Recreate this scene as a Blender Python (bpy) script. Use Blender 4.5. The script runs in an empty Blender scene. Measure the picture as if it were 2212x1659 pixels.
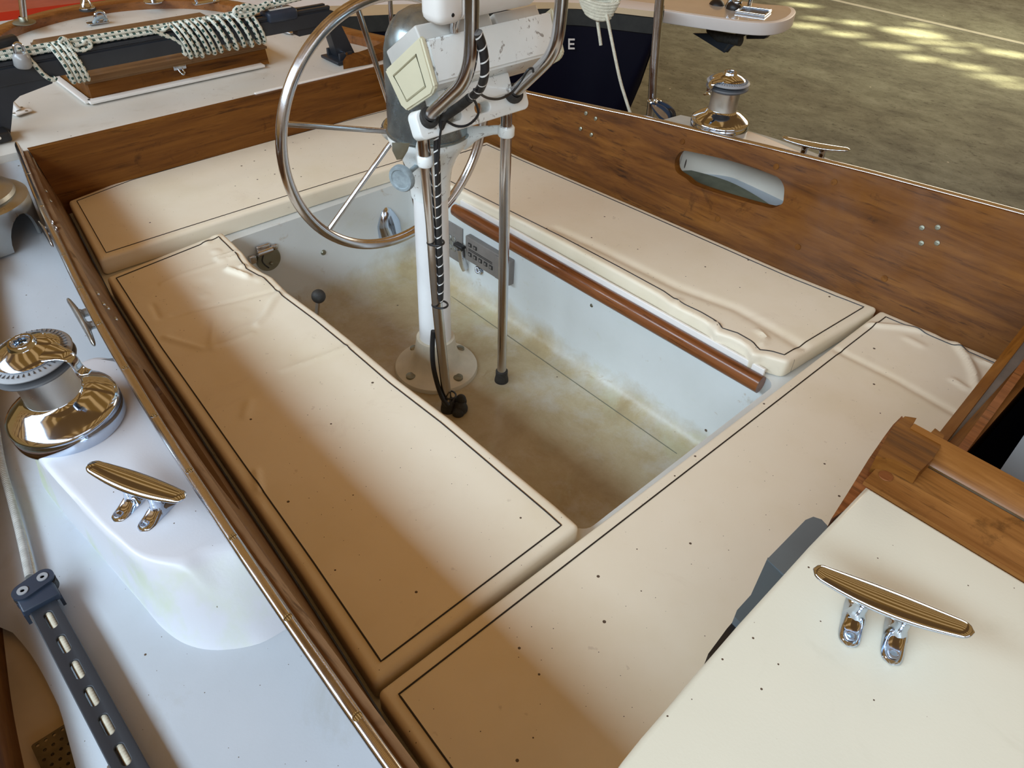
import bpy, bmesh, math, random
from mathutils import Vector, Matrix
random.seed(7)
SC = bpy.context.scene
COL = SC.collection
PI = math.pi

# ------------------------------------------------------------------ camera
IW, IH, F = 2212.0, 1659.0, 1640.0
def _v(a): return Vector(a).normalized()
_X = -_v((-961-IW/2, -660-IH/2, F))
_Y = Vector((3324-IW/2, -450-IH/2, F)); _Y = (_Y - _X*_X.dot(_Y)).normalized()
_Z = _X.cross(_Y)
R3 = Matrix((_X, _Y, _Z))              # camera(x right, y down, z forward) -> world
CAM = Vector((0, 0, 1.0))
cd = bpy.data.cameras.new('camera'); co = bpy.data.objects.new('camera', cd); COL.objects.link(co)
cd.sensor_width = 36; cd.lens = F/IW*36; cd.clip_start = .02; cd.clip_end = 200
right, up, back = R3 @ Vector((1,0,0)), R3 @ Vector((0,-1,0)), R3 @ Vector((0,0,-1))
co.matrix_world = Matrix(((right.x,up.x,back.x,CAM.x),(right.y,up.y,back.y,CAM.y),(right.z,up.z,back.z,CAM.z),(0,0,0,1)))
SC.camera = co
# ------------------------------------------------------------------ view + world + lights
SC.view_settings.view_transform = 'Standard'; SC.view_settings.look = 'None'
SC.view_settings.exposure = -0.15; SC.view_settings.gamma = 1.0; SC.view_settings.use_curve_mapping = False

world = bpy.data.worlds.new('boat_shed_interior'); SC.world = world; world.use_nodes = True
wn, wl = world.node_tree.nodes, world.node_tree.links; wn.clear()
def wnode(t, **k):
    n = wn.new(t)
    for a, b in k.items(): setattr(n, a, b)
    return n
wo = wnode('ShaderNodeOutputWorld'); wb = wnode('ShaderNodeBackground'); wl.new(wb.outputs[0], wo.inputs[0])
tc = wnode('ShaderNodeTexCoord'); sx = wnode('ShaderNodeSeparateXYZ'); wl.new(tc.outputs['Generated'], sx.inputs[0])
def wmath(op, a, b=None):
    m = wnode('ShaderNodeMath', operation=op)
    for i, v in enumerate((a, b)):
        if v is None: continue
        if isinstance(v, (int, float)): m.inputs[i].default_value = v
        else: wl.new(v, m.inputs[i])
    return m.outputs[0]
zc = wmath('MAXIMUM', sx.outputs[2], .12)
rx = wmath('DIVIDE', sx.outputs[0], zc); ry = wmath('DIVIDE', sx.outputs[1], zc)
pl = wmath('GREATER_THAN', wmath('SINE', wmath('MULTIPLY', ry, 22.0)), .45)          # ceiling planks
bm_ = wmath('GREATER_THAN', wmath('SINE', wmath('MULTIPLY', rx, 6.0)), .72)           # ceiling beams
r1 = wnode('ShaderNodeMix', data_type='RGBA'); r1.inputs['A'].default_value = (.34,.160,.034,1); r1.inputs['B'].default_value = (.98,.56,.21,1); wl.new(pl, r1.inputs['Factor'])
r2 = wnode('ShaderNodeMix', data_type='RGBA'); wl.new(bm_, r2.inputs['Factor']); wl.new(r1.outputs['Result'], r2.inputs['A']); r2.inputs['B'].default_value = (.20,.095,.03,1)
# walls below the roof: dim shed wall
rw = wnode('ShaderNodeMapRange'); rw.inputs['From Min'].default_value = .10; rw.inputs['From Max'].default_value = .16; wl.new(sx.outputs[2], rw.inputs['Value'])
r3 = wnode('ShaderNodeMix', data_type='RGBA'); wl.new(rw.outputs[0], r3.inputs['Factor']); r3.inputs['A'].default_value = (.46,.265,.085,1); wl.new(r2.outputs['Result'], r3.inputs['B'])
wl.new(r3.outputs['Result'], wb.inputs['Color']); wb.inputs['Strength'].default_value = .78

def area(name, loc, target, sx_, sy_, power, color, spread=PI):
    l = bpy.data.lights.new(name, 'AREA'); l.shape = 'RECTANGLE'; l.size = sx_; l.size_y = sy_; l.energy = power; l.color = color; l.spread = spread
    o = bpy.data.objects.new(name, l); COL.objects.link(o); o.location = loc
    o.rotation_euler = (Vector(target)-Vector(loc)).to_track_quat('-Z', 'Y').to_euler()
    return o
# the long window band along the starboard wall of the shed
area('window_daylight_starboard', (.9, -3.4, 3.05), (.9, .6, .05), 12.5, 1.22, 720, (.67,.85,1.0))
# the big door at the bow end of the shed
area('door_daylight_bow', (7.5, .2, 3.4), (-1.2, 1.0, .3), 5.0, 2.4, 55, (.80,.91,1.0))
# added unseen area light that brightens the ground far to port
area('ground_fill_port', (-3.0, 15.0, 3.2), (-2.5, 4, -1.0), 7.0, 3.2, 420, (1.0,.90,.70))

# low sun, cut into ground patches by an added unseen board (built further down)
def spot(name, loc, target, ang, power, color, rad, blend):
    l = bpy.data.lights.new(name, 'SPOT'); l.energy = power; l.color = color; l.spot_size = ang; l.spot_blend = blend; l.shadow_soft_size = rad
    o = bpy.data.objects.new(name, l); COL.objects.link(o); o.location = loc
    o.rotation_euler = (Vector(target)-Vector(loc)).to_track_quat('-Z', 'Y').to_euler(); return o
SUNP = Vector((-3.4, 15.5, 7.5)); SUNT = Vector((-3.6, 11.0, -1.8))
spot('sunbeam_through_gobo', SUNP, SUNT, math.radians(40), 26000, (1.0,.88,.50), .035, .15)
spot('sun_patch_glow', SUNP+Vector((.8,0,-3.2)), SUNT, math.radians(44), 900, (1.0,.90,.50), .3, 1.0)  # added soft glow around the sun patches, placed below the slotted board
# ------------------------------------------------------------------ pixel rays (used to set real 3D places)
def ray(px, py): return R3 @ Vector((px-IW/2, py-IH/2, F))
def _hit(px, py, ax, v):
    d = ray(px, py); return CAM + d*((v-CAM[ax])/d[ax])
def Pz(px, py, z): return _hit(px, py, 2, z)
def Px(px, py, x): return _hit(px, py, 0, x)
def Py(px, py, y): return _hit(px, py, 1, y)
def lerp(a, b, t): return a+(b-a)*t
def interp(x, xs, ys):
    if x <= xs[0]: return ys[0]+(x-xs[0])*(ys[1]-ys[0])/(xs[1]-xs[0])
    for i in range(len(xs)-1):
        if x <= xs[i+1] or i == len(xs)-2:
            return ys[i]+(x-xs[i])*(ys[i+1]-ys[i])/(xs[i+1]-xs[i])

# ------------------------------------------------------------------ materials
MATS = {}
class NT:
    def __init__(s, m): s.t = m.node_tree; s.n = s.t.nodes; s.l = s.t.links
    def node(s, ty, **k):
        n = s.n.new(ty)
        for a, b in k.items():
            if a.startswith('i_'): n.inputs[a[2:].replace('_', ' ')].default_value = b
            else: setattr(n, a, b)
        return n
    def coord(s, scale=(1,1,1), kind='Object', rot=(0,0,0)):
        c = s.node('ShaderNodeTexCoord'); m = s.node('ShaderNodeMapping'); m.inputs['Scale'].default_value = scale; m.inputs['Rotation'].default_value = rot
        s.l.new(c.outputs[kind], m.inputs[0]); return m.outputs[0]
    def noise(s, vec, scale, detail=4, rough=.55, dist=0):
        n = s.node('ShaderNodeTexNoise'); n.inputs['Scale'].default_value = scale; n.inputs['Detail'].default_value = detail
        n.inputs['Roughness'].default_value = rough; n.inputs['Distortion'].default_value = dist; s.l.new(vec, n.inputs['Vector']); return n.outputs[0]
    def ramp(s, v, pts):
        r = s.node('ShaderNodeValToRGB'); e = r.color_ramp.elements
        while len(e) > 1: e.remove(e[-1])
        for i, (p, c) in enumerate(pts):
            x = e[0] if i == 0 else e.new(p)
            x.position = p; x.color = (*c, 1) if hasattr(c, '__len__') else (c, c, c, 1)
        s.l.new(v, r.inputs[0]); return r.outputs[0]
    def mix(s, f, a, b, mode='MIX'):
        m = s.node('ShaderNodeMix', data_type='RGBA', blend_type=mode)
        for k, v in (('Factor', f), ('A', a), ('B', b)):
            if isinstance(v, (int, float)): m.inputs[k].default_value = v
            elif hasattr(v, '__len__'): m.inputs[k].default_value = (*v, 1)
            else: s.l.new(v, m.inputs[k])
        return m.outputs['Result']
    def math(s, op, a, b=0.0):
        m = s.node('ShaderNodeMath', operation=op)
        for i, v in enumerate((a, b)):
            if isinstance(v, (int, float)): m.inputs[i].default_value = v
            else: s.l.new(v, m.inputs[i])
        return m.outputs[0]
    def bump(s, h, strength, dist=.01):
        b = s.node('ShaderNodeBump'); b.inputs['Strength'].default_value = strength; b.inputs['Distance'].default_value = dist
        s.l.new(h, b.inputs['Height']); s.l.new(b.outputs[0], s.p.inputs['Normal'])
def base(name, color=(.8,.8,.8), rough=.5, metal=0, coat=0, spec=None):
    m = bpy.data.materials.new(name); m.use_nodes = True; nt = NT(m); nt.p = m.node_tree.nodes['Principled BSDF']
    p = nt.p; p.inputs['Base Color'].default_value = (*color, 1); p.inputs['Roughness'].default_value = rough; p.inputs['Metallic'].default_value = metal
    if coat: p.inputs['Coat Weight'].default_value = coat; p.inputs['Coat Roughness'].default_value = .12
    if spec is not None: p.inputs['Specular IOR Level'].default_value = spec
    MATS[name] = m
    return m, nt
def setc(nt, c, inp='Base Color'): nt.l.new(c, nt.p.inputs[inp])
def simple(name, color, rough=.5, metal=0, var=.12, scale=30, coat=0, bump=0):
    """plain material with a mild procedural variation of tone"""
    m, nt = base(name, color, rough, metal, coat)
    v = nt.noise(nt.coord(), scale)
    d = tuple(c*(1-var) for c in color); u = tuple(min(1, c*(1+var*.6)) for c in color)
    setc(nt, nt.ramp(v, [(.3, d), (.7, u)]))
    setc(nt, nt.ramp(v, [(.3, min(1, rough*1.12)), (.7, rough*.9)]), 'Roughness')
    if bump: nt.bump(v, bump, .002)
    return m
def specks(nt, vec, col, amount=.035, scale=26, dark=(.10,.07,.05), dims='2D'):
    """scattered bits of debris, two sizes"""
    for sc_, lim, k in ((scale*.8, .80, 1.3), (scale*2.0, .74, .95)):
        vo = nt.node('ShaderNodeTexVoronoi', voronoi_dimensions=dims); vo.inputs['Scale'].default_value = sc_; nt.l.new(vec, vo.inputs['Vector'])
        rnd = nt.node('ShaderNodeSeparateColor'); nt.l.new(vo.outputs['Color'], rnd.inputs[0])
        th = nt.math('MULTIPLY', nt.math('GREATER_THAN', rnd.outputs[0], lim), nt.math('MULTIPLY', rnd.outputs[1], amount*k))
        col = nt.mix(nt.math('LESS_THAN', vo.outputs['Distance'], th), col, dark)
    return col
def vinyl(name):
    m, nt = base(name, (.8,.72,.63), .42)
    v = nt.coord()
    a = nt.noise(v, 3.2, 5, .6)
    c = nt.ramp(a, [(.30, (.77,.68,.51)), (.5, (.82,.735,.585)), (.72, (.85,.775,.635))])
    g = nt.noise(v, 9, 6, .7, .6)
    c = nt.mix(nt.ramp(g, [(.60, 0), (.74, .45)]), c, (.70,.60,.47))
    h = nt.noise(v, 38, 3, .6)
    c = nt.mix(nt.ramp(h, [(.69, 0), (.75, .35)]), c, (.45,.36,.27))
    c = specks(nt, v, c, .04, 22)
    setc(nt, c)
    nt.bump(nt.math('ADD', nt.math('MULTIPLY', nt.noise(v, 420, 2, .5), .12), nt.noise(v, 14, 3, .5)), .10, .004)
    return m
M_VINYL = vinyl('cream_vinyl')
def gelcoat(name, c0, c1, grime, gs=(.55,.75), rough=.32, sp=24, gmax=.55):
    m, nt = base(name, c0, rough)
    v = nt.coord()
    c = nt.ramp(nt.noise(v, 2.3, 5, .6), [(.3, c0), (.7, c1)])
    g = nt.noise(v, 6.5, 7, .68, .7)
    c = nt.mix(nt.ramp(g, [(gs[0], 0), (gs[1], gmax)]), c, grime)
    c = specks(nt, v, c, .035, sp)
    setc(nt, c); nt.bump(nt.noise(v, 260, 2), .05, .002)
    return m
M_DECK = gelcoat('weathered_white_gelcoat', (.42,.46,.505), (.50,.54,.595), (.35,.35,.32))
M_ISLAND = gelcoat('white_moulded_gelcoat', (.55,.565,.61), (.60,.615,.67), (.47,.49,.45), (.6,.8), sp=14)
M_AFT = gelcoat('stained_white_deck', (.64,.62,.56), (.72,.70,.66), (.42,.36,.27), (.56,.76), .4)  # stains, plus a warmer tint carrying the light difference from the side deck
M_CABIN = gelcoat('cabin_top_gelcoat', (.69,.68,.57), (.74,.73,.62), (.56,.55,.44), (.58,.8), .3, 12)
M_ISLAND_FAR = gelcoat('cream_moulded_gelcoat', (.70,.62,.52), (.74,.66,.56), (.55,.48,.38), (.6,.8), .4, 14)
def algae(m):
    nt = NT(m); nt.p = m.node_tree.nodes['Principled BSDF']; src = nt.p.inputs['Base Color'].links[0].from_socket
    g = nt.node('ShaderNodeNewGeometry'); s = nt.node('ShaderNodeSeparateXYZ'); nt.l.new(g.outputs['Normal'], s.inputs[0])
    side = nt.ramp(nt.math('ABSOLUTE', s.outputs[2]), [(.35, 1), (.75, 0)])
    n = nt.ramp(nt.noise(nt.coord((1,1,.6)), 7, 5, .6), [(.48, 0), (.62, .75)])
    setc(nt, nt.mix(nt.math('MULTIPLY', side, n), src, (.50,.58,.36)))
algae(M_ISLAND)
def well_mat():
    m, nt = base('scuffed_cockpit_gelcoat', (.7,.7,.68), .38)
    v = nt.coord()
    c = nt.ramp(nt.noise(v, 3, 5, .6), [(.3, (.60,.625,.61)), (.7, (.68,.71,.71))])
    sp = nt.node('ShaderNodeSeparateXYZ'); g = nt.node('ShaderNodeNewGeometry'); nt.l.new(g.outputs['Position'], sp.inputs[0])
    n = nt.noise(v, 5.5, 7, .7, .1)
    # trodden dirt on the sole, algae in the lower corner
    low = nt.ramp(nt.math('ADD', nt.math('MULTIPLY', sp.outputs[2], -2.0), nt.math('MULTIPLY', n, .34)), [(.70, 0), (.77, .45), (.85, 1)])
    floorc = nt.ramp(nt.noise(v, 5, 8, .74, .3), [(.32, (.37,.285,.155)), (.5, (.45,.365,.215)), (.68, (.53,.46,.30))])
    c = nt.mix(low, c, floorc)
    alg = nt.ramp(nt.noise(nt.coord((1.2,1.2,2.5)), 4.2, 6, .7, .5), [(.56, 0), (.72, .55)])
    c = nt.mix(nt.math('MULTIPLY', alg, nt.ramp(nt.math('MULTIPLY', sp.outputs[2], -1), [(.05, 0), (.22, 1)])), c, (.50,.50,.33))
    c = nt.mix(nt.ramp(nt.noise(v, 13, 6, .75, .6), [(.62, 0), (.72, .6)]), c, (.36,.25,.13))
    c = specks(nt, v, c, .05, 20, dims='3D')
    setc(nt, c); nt.bump(nt.noise(v, 180, 2), .06, .002)
    return m
M_WELL = well_mat()
def wood(name, axis, cols=((.034,.011,.002),(.138,.048,.0065),(.250,.100,.016)), rough=.55, coat=0, sc=1.0, patch=True):
    m, nt = base(name, cols[1], rough, 0, coat, .22)
    s = [34*sc, 34*sc, 34*sc]; s[axis] = 2.1*sc
    v = nt.coord(tuple(s))
    v2 = nt.coord()
    a = nt.noise(v, 1.0, 8, .62, .5)
    b = nt.noise(nt.coord(tuple(q*3.2 for q in s)), 1.0, 5, .6)
    c = nt.ramp(a, [(.30, cols[0]), (.47, cols[1]), (.70, cols[2])])
    fine = nt.ramp(b, [(.28, .42), (.42, 1.0)])
    c = nt.mix(1.0, c, fine, 'MULTIPLY')
    st = nt.noise(nt.coord(tuple(q*1.6 if i_ != axis else q*1.9 for i_, q in enumerate(s))), 1.3, 4, .7); c = nt.mix(nt.ramp(st, [(.60, 0), (.68, .75)]), c, tuple(q*.5 for q in cols[0]))
    if patch:
        c = nt.mix(nt.ramp(nt.noise(v2, 3.6, 6, .65, .4), [(.38, 0), (.62, .55)]), c, cols[1])
        c = nt.mix(nt.ramp(nt.noise(v2, 11, 6, .7, .4), [(.62, 0), (.72, .55)]), c, tuple(q*.45 for q in cols[0]))
    setc(nt, c); nt.bump(b, .12, .002)
    setc(nt, nt.ramp(nt.noise(v2, 8, 4), [(.35, rough*.7), (.7, min(1, rough*1.4))]), 'Roughness')
    return m
M_TEAKX = wood('varnished_teak_along_x', 0); M_TEAKY = wood('varnished_teak_along_y', 1)
M_TEAKLT = wood('golden_weathered_teak', 0, ((.10,.04,.012),(.25,.11,.033),(.38,.19,.065)), .45, .05)
M_TEAKTOP = wood('faded_brown_teak', 1, ((.07,.035,.016),(.16,.085,.037),(.24,.14,.065)), .55, .03)
M_RAILWOOD = wood('worn_brown_handrail_teak', 0, ((.08,.022,.006),(.17,.052,.014),(.25,.09,.03)), .34, .5, 1.4, False)
M_CAP = wood('grey_brown_capping_wood', 0, ((.075,.035,.016),(.15,.078,.036),(.22,.125,.062)), .42, .12)
def chrome(name, col=(.80,.79,.77), rough=.07, brushed=0):
    m, nt = base(name, col, rough, 1)
    v = nt.noise(nt.coord(), 14, 4)
    setc(nt, nt.ramp(v, [(.3, rough*.7), (.75, rough*1.7+.02)]), 'Roughness')
    if brushed: nt.bump(nt.noise(nt.coord((60,60,900) if brushed == 1 else (300,300,300)), 1.5, 3), .25, .0006)
    return m
M_CHROME = chrome('polished_chrome', (.55,.62,.73)); M_STEEL = chrome('stainless_tube', (.58,.58,.60), .16)
M_DRUM = chrome('knurled_drum_metal', (.56,.53,.48), .38, 2)
M_OLDAL = chrome('dull_cast_aluminium', (.46,.48,.48), .34, 2)
M_SCREW = chrome('tarnished_bronze_screw', (.30,.30,.24), .42)
M_GALV = None
def galv():
    m, nt = base('oxidised_galvanised_metal', (.4,.46,.48), .4, .85)
    v = nt.coord()
    setc(nt, nt.ramp(nt.noise(v, 16, 6, .7), [(.3, (.20,.25,.27)), (.7, (.36,.41,.42))]))
    setc(nt, nt.ramp(nt.noise(v, 22, 6, .7), [(.3, .20), (.7, .38)]), 'Roughness')
    return m
M_GALV = galv()
M_OXID = simple('chalky_blue_grey_metal', (.30,.36,.39), .65, .2, .3, 60, bump=.2)
def white_enamel():
    m, nt = base('chipped_white_enamel', (.78,.80,.79), .28, 0, .2)
    v = nt.coord()
    c = nt.ramp(nt.noise(v, 7, 5), [(.3, (.76,.80,.79)), (.7, (.84,.88,.88))])
    c = nt.mix(nt.ramp(nt.noise(v, 34, 7, .75, .8), [(.60, 0), (.61, 1)]), c, (.34,.33,.31))
    setc(nt, c); return m
M_ENAMEL = white_enamel()
M_POST = simple('white_painted_post', (.80,.80,.80), .32, 0, .06, 9)
M_POSTBASE = simple('yellowed_white_casting', (.68,.64,.52), .42, 0, .12, 18)
M_WHITEPL = simple('white_plastic', (.82,.79,.75), .35, 0, .04, 8)
M_CREAMPL = simple('cream_plastic', (.62,.58,.42), .4, 0, .05, 10)
M_GREYLID = simple('pale_grey_plastic', (.52,.51,.48), .45, 0, .08, 14)
M_BLACK = simple('black_plastic', (.012,.012,.013), .42, 0, .3, 20)
M_RUBBER = simple('dark_rubber', (.03,.028,.025), .7, 0, .4, 60, bump=.4)
M_DKGREY = simple('charcoal_anodised_metal', (.028,.033,.042), .42, .2, .15, 12)
M_GREYBOX = simple('slate_grey_plastic', (.125,.15,.165), .5, 0, .12, 9)
M_BLOCK = simple('dark_blue_grey_plastic', (.022,.034,.058), .42, 0, .2, 20)
M_JAW = simple('grey_winch_nylon', (.28,.29,.31), .5, 0, .08, 30)
M_JAWDK = simple('dark_grey_winch_nylon', (.10,.105,.115), .5, 0, .1, 30)
M_PIPE = simple('dark_piping', (.018,.013,.012), .5)
M_PANEL = simple('weathered_grey_panel', (.20,.18,.165), .5, 0, .15, 20)
M_CABIN_SHADE, _nt = base('painted_cabin_darkness', (.0015,.0015,.002), .9, 0, 0, 0)  # darkness of the cabin put into a near-black colour
M_NAVY, _nt = base('navy_blue_hull_paint', (.0012,.0018,.009), .35, 0, 0, .25); setc(_nt, _nt.ramp(_nt.noise(_nt.coord(), 2), [(.3, (.001,.0015,.008)), (.7, (.0015,.002,.010))]))
M_RED = simple('red_hull_paint', (.62,.035,.008), .5, 0, .05, 2)
M_REDTOP = simple('faded_red_cover', (.42,.08,.035), .6, 0, .2, 4)
M_HULLW = simple('white_hull_paint', (.74,.70,.68), .35, 0, .04, 3)
M_TAN = simple('tan_deck_paint', (.50,.39,.24), .5, 0, .08, 4)
M_BLACKRUB = simple('black_rubbing_strake', (.02,.021,.02), .5, 0, .4, 18)
M_GRIME = simple('mouldy_grey_liner', (.15,.15,.10), .6, 0, .45, 12)
M_LINER = simple('pale_grey_liner', (.46,.50,.50), .5, 0, .12, 14)
M_BEIGE = simple('rubbed_beige_paint', (.50,.42,.31), .5, 0, .2, 7)
M_CLEARGREY = simple('smoky_grey_plastic', (.30,.30,.30), .25, 0, .15, 20)
def rope_mat(name, c, fleck=None, freq=1.0):
    m, nt = base(name, c, .75)
    uv = nt.node('ShaderNodeTexCoord'); s = nt.node('ShaderNodeSeparateXYZ'); nt.l.new(uv.outputs['UV'], s.inputs[0])
    col = nt.ramp(nt.noise(nt.coord(), 70, 4), [(.3, tuple(q*.75 for q in c)), (.7, c)])
    if fleck:
        a = nt.math('FRACT', nt.math('MULTIPLY', s.outputs[1], 55*freq)); b = nt.math('FRACT', nt.math('ADD', nt.math('MULTIPLY', s.outputs[0], 3.0), nt.math('FLOOR', nt.math('MULTIPLY', s.outputs[1], 55*freq))))
        f = nt.math('MULTIPLY', nt.math('LESS_THAN', nt.math('ABSOLUTE', nt.math('SUBTRACT', a, .5)), .22), nt.math('LESS_THAN', nt.math('ABSOLUTE', nt.math('SUBTRACT', b, .5)), .27))
        col = nt.mix(f, col, fleck)
    setc(nt, col)
    st = nt.math('SINE', nt.math('ADD', nt.math('MULTIPLY', s.outputs[1], 1500.0), nt.math('MULTIPLY', s.outputs[0], 12.566)))
    nt.bump(st, .5, .0006)
    return m
M_ROPE = rope_mat('cream_rope', (.62,.58,.46)); M_ROPEG = rope_mat('white_rope_with_green_fleck', (.74,.74,.64), (.02,.07,.06))
M_ROPEGREY = rope_mat('grey_white_rope', (.50,.49,.46))
def harness_mat():
    m, nt = base('black_and_white_spiral_wrap', (.02,.02,.02), .45)
    uv = nt.node('ShaderNodeTexCoord'); s = nt.node('ShaderNodeSeparateXYZ'); nt.l.new(uv.outputs['UV'], s.inputs[0])
    a = nt.math('FRACT', nt.math('ADD', nt.math('MULTIPLY', s.outputs[1], 42.0), s.outputs[0]))
    setc(nt, nt.mix(nt.math('LESS_THAN', a, .13), (.015,.015,.016), (.72,.72,.70)))
    return m
M_HARN = harness_mat()
def floor_mat():
    m, nt = base('dusty_mottled_ground', (.2,.19,.15), .85)
    ang = math.radians(-35)
    v = nt.coord((1,1,1), rot=(0,0,ang)); vs = nt.coord((.75,1.7,1), rot=(0,0,math.radians(8)))
    a = nt.noise(vs, 1.4, 9, .68, .5); b = nt.noise(v, 3.2, 8, .75, .3)
    c = nt.ramp(nt.math('ADD', nt.math('MULTIPLY', a, .5), nt.math('MULTIPLY', b, .5)), [(.36, (.09,.092,.072)), (.49, (.175,.187,.148)), (.62, (.25,.275,.225))])
    d = nt.noise(nt.coord((1,1.6,1)), 11, 6, .75, .2)
    c = nt.mix(nt.ramp(d, [(.56, 0), (.66, .8)]), c, (.055,.052,.036))
    d2 = nt.noise(nt.coord((1.2,2.6,1), rot=(0,0,.2)), 26, 5, .7)
    c = nt.mix(nt.ramp(d2, [(.60, 0), (.70, .8)]), c, (.06,.055,.04))
    vo = nt.node('ShaderNodeTexVoronoi'); vo.inputs['Scale'].default_value = 2.2; nt.l.new(v, vo.inputs['Vector'])
    c = nt.mix(nt.math('LESS_THAN', vo.outputs['Distance'], .022), c, (.6,.58,.5))
    setc(nt, c); nt.bump(b, .4, .02)
    return m
M_FLOOR = floor_mat()
M_LINE = simple('worn_white_floor_paint', (.52,.54,.48), .8, 0, .15, 3)

# ------------------------------------------------------------------ mesh builder
class MB:
    def __init__(s): s.v = []; s.f = []; s.uv = {}; s.flat = set()
    def add(s, vs, fs, flat=False, uvs=None):
        o = len(s.v); s.v += [Vector(p) for p in vs]
        for i, fc in enumerate(fs):
            if flat: s.flat.add(len(s.f))
            if uvs: s.uv[len(s.f)] = uvs[i]
            s.f.append([o+k for k in fc])
        return s
    def box(s, c, d, rot=None, flat=True):
        c = Vector(c); h = Vector(d)*.5; M = rot if rot else Matrix.Identity(3)
        vs = [c+M@Vector((h.x*a, h.y*b, h.z*e)) for a in (-1,1) for b in (-1,1) for e in (-1,1)]
        return s.add(vs, [(0,1,3,2),(4,6,7,5),(0,4,5,1),(2,3,7,6),(0,2,6,4),(1,5,7,3)], flat)
    def bbox(s, c, d, b=.003, rot=None):
        """box with chamfered edges"""
        c = Vector(c); M = rot if rot else Matrix.Identity(3)
        bm = bmesh.new(); bmesh.ops.create_cube(bm, size=1)
        for v in bm.verts: v.co = Vector((v.co.x*d[0], v.co.y*d[1], v.co.z*d[2]))
        bmesh.ops.bevel(bm, geom=bm.edges[:], offset=min(b, min(d)*.45), segments=3, affect='EDGES', profile=.5)
        bm.verts.index_update()
        s.add([c+M@v.co for v in bm.verts], [[v.index for v in f.verts] for f in bm.faces]); bm.free(); return s
    def tube(s, pts, r, n=12, caps=True, closed=False, flat=(1,1), ref=None):
        pts = [Vector(p) for p in pts]; N = len(pts)
        rs = r if hasattr(r, '__len__') else [r]*N
        tang = []
        for i in range(N):
            a = pts[(i-1) % N] if (closed or i > 0) else pts[i]; b = pts[(i+1) % N] if (closed or i < N-1) else pts[i]
            tang.append((b-a).normalized())
        t0 = tang[0]; u = Vector(ref) if ref else (Vector((0,0,1)) if abs(t0.z) < .9 else Vector((1,0,0)))
        u = (u-t0*u.dot(t0)).normalized(); vs = []; L = 0; Ls = []
        for i in range(N):
            t = tang[i]; u = (u-t*u.dot(t)).normalized(); w = t.cross(u)
            if i: L += (pts[i]-pts[i-1]).length
            Ls.append(L)
            for k in range(n):
                a = 2*PI*k/n; vs.append(pts[i]+(w*math.cos(a)*flat[0]+u*math.sin(a)*flat[1])*rs[i])
        fs = []; uvs = []
        for i in range(N if closed else N-1):
            j = (i+1) % N; lj = Ls[j] if j else L+(pts[0]-pts[-1]).length
            for k in range(n):
                q = (k+1) % n; fs.append((i*n+k, i*n+q, j*n+q, j*n+k))
                uvs.append(((k/n, Ls[i]), ((k+1)/n, Ls[i]), ((k+1)/n, lj), (k/n, lj)))
        s.add(vs, fs, uvs=uvs)
        if caps and not closed:
            o = len(s.v)-len(vs)
            s.flat.add(len(s.f)); s.f.append([o+k for k in range(n)][::-1]); s.flat.add(len(s.f)); s.f.append([o+(N-1)*n+k for k in range(n)])
        return s
    def lathe(s, prof, c=(0,0,0), axis=(0,0,1), n=48, arc=None):
        """prof: list of (r, h)"""
        ax = Vector(axis).normalized(); u = Vector((1,0,0)) if abs(ax.x) < .9 else Vector((0,1,0)); u = (u-ax*u.dot(ax)).normalized(); w = ax.cross(u)
        c = Vector(c); vs = []; 
        for (r, h) in prof:
            for k in range(n):
                a = 2*PI*k/n; vs.append(c+ax*h+(u*math.cos(a)+w*math.sin(a))*max(r, 1e-5))
        fs = [(i*n+k, i*n+(k+1) % n, (i+1)*n+(k+1) % n, (i+1)*n+k) for i in range(len(prof)-1) for k in range(n)]
        return s.add(vs, fs)
    def ball(s, c, r, n=20, m=12):
        rr = (r, r, r) if not hasattr(r, '__len__') else r
        vs = []; c = Vector(c)
        for i in range(m+1):
            t = PI*i/m
            for k in range(n):
                a = 2*PI*k/n; vs.append(c+Vector((rr[0]*math.sin(t)*math.cos(a), rr[1]*math.sin(t)*math.sin(a), -rr[2]*math.cos(t))))
        return s.add(vs, [(i*n+k, i*n+(k+1) % n, (i+1)*n+(k+1) % n, (i+1)*n+k) for i in range(m) for k in range(n)])
    def prism(s, poly, a, b, flat=True):
        """poly: list of 3D points; extruded from +a to +b (vectors)"""
        a, b = Vector(a), Vector(b); n = len(poly); P = [Vector(p) for p in poly]
        fs = [list(range(n))[::-1], [n+i for i in range(n)]]+[(i, (i+1) % n, n+(i+1) % n, n+i) for i in range(n)]
        return s.add([p+a for p in P]+[p+b for p in P], fs, flat)
    def grid(s, fn, nu, nv, flat=False):
        vs = [fn(i/nu, j/nv) for i in range(nu+1) for j in range(nv+1)]
        return s.add(vs, [(i*(nv+1)+j, (i+1)*(nv+1)+j, (i+1)*(nv+1)+j+1, i*(nv+1)+j+1) for i in range(nu) for j in range(nv)], flat)
    def plate(s, outer, holes, thick, mapf=lambda p: p, bevel=0, cuts=None):
        """flat outline with holes in xy, z from 0 to thick, then mapped point by point"""
        cu = bpy.data.curves.new('t', 'CURVE'); cu.dimensions = '2D'; cu.fill_mode = 'BOTH'; cu.extrude = thick/2-bevel; cu.bevel_depth = bevel; cu.bevel_resolution = 2; cu.offset = -bevel if bevel else 0
        for loop in [outer]+list(holes):
            sp = cu.splines.new('POLY'); sp.points.add(len(loop)-1); sp.use_cyclic_u = True
            for q, p in zip(sp.points, loop): q.co = (p[0], p[1], 0, 1)
        o = bpy.data.objects.new('t', cu); me = bpy.data.meshes.new_from_object(o)
        bm = bmesh.new(); bm.from_mesh(me); bmesh.ops.remove_doubles(bm, verts=bm.verts[:], dist=1e-6)
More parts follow.
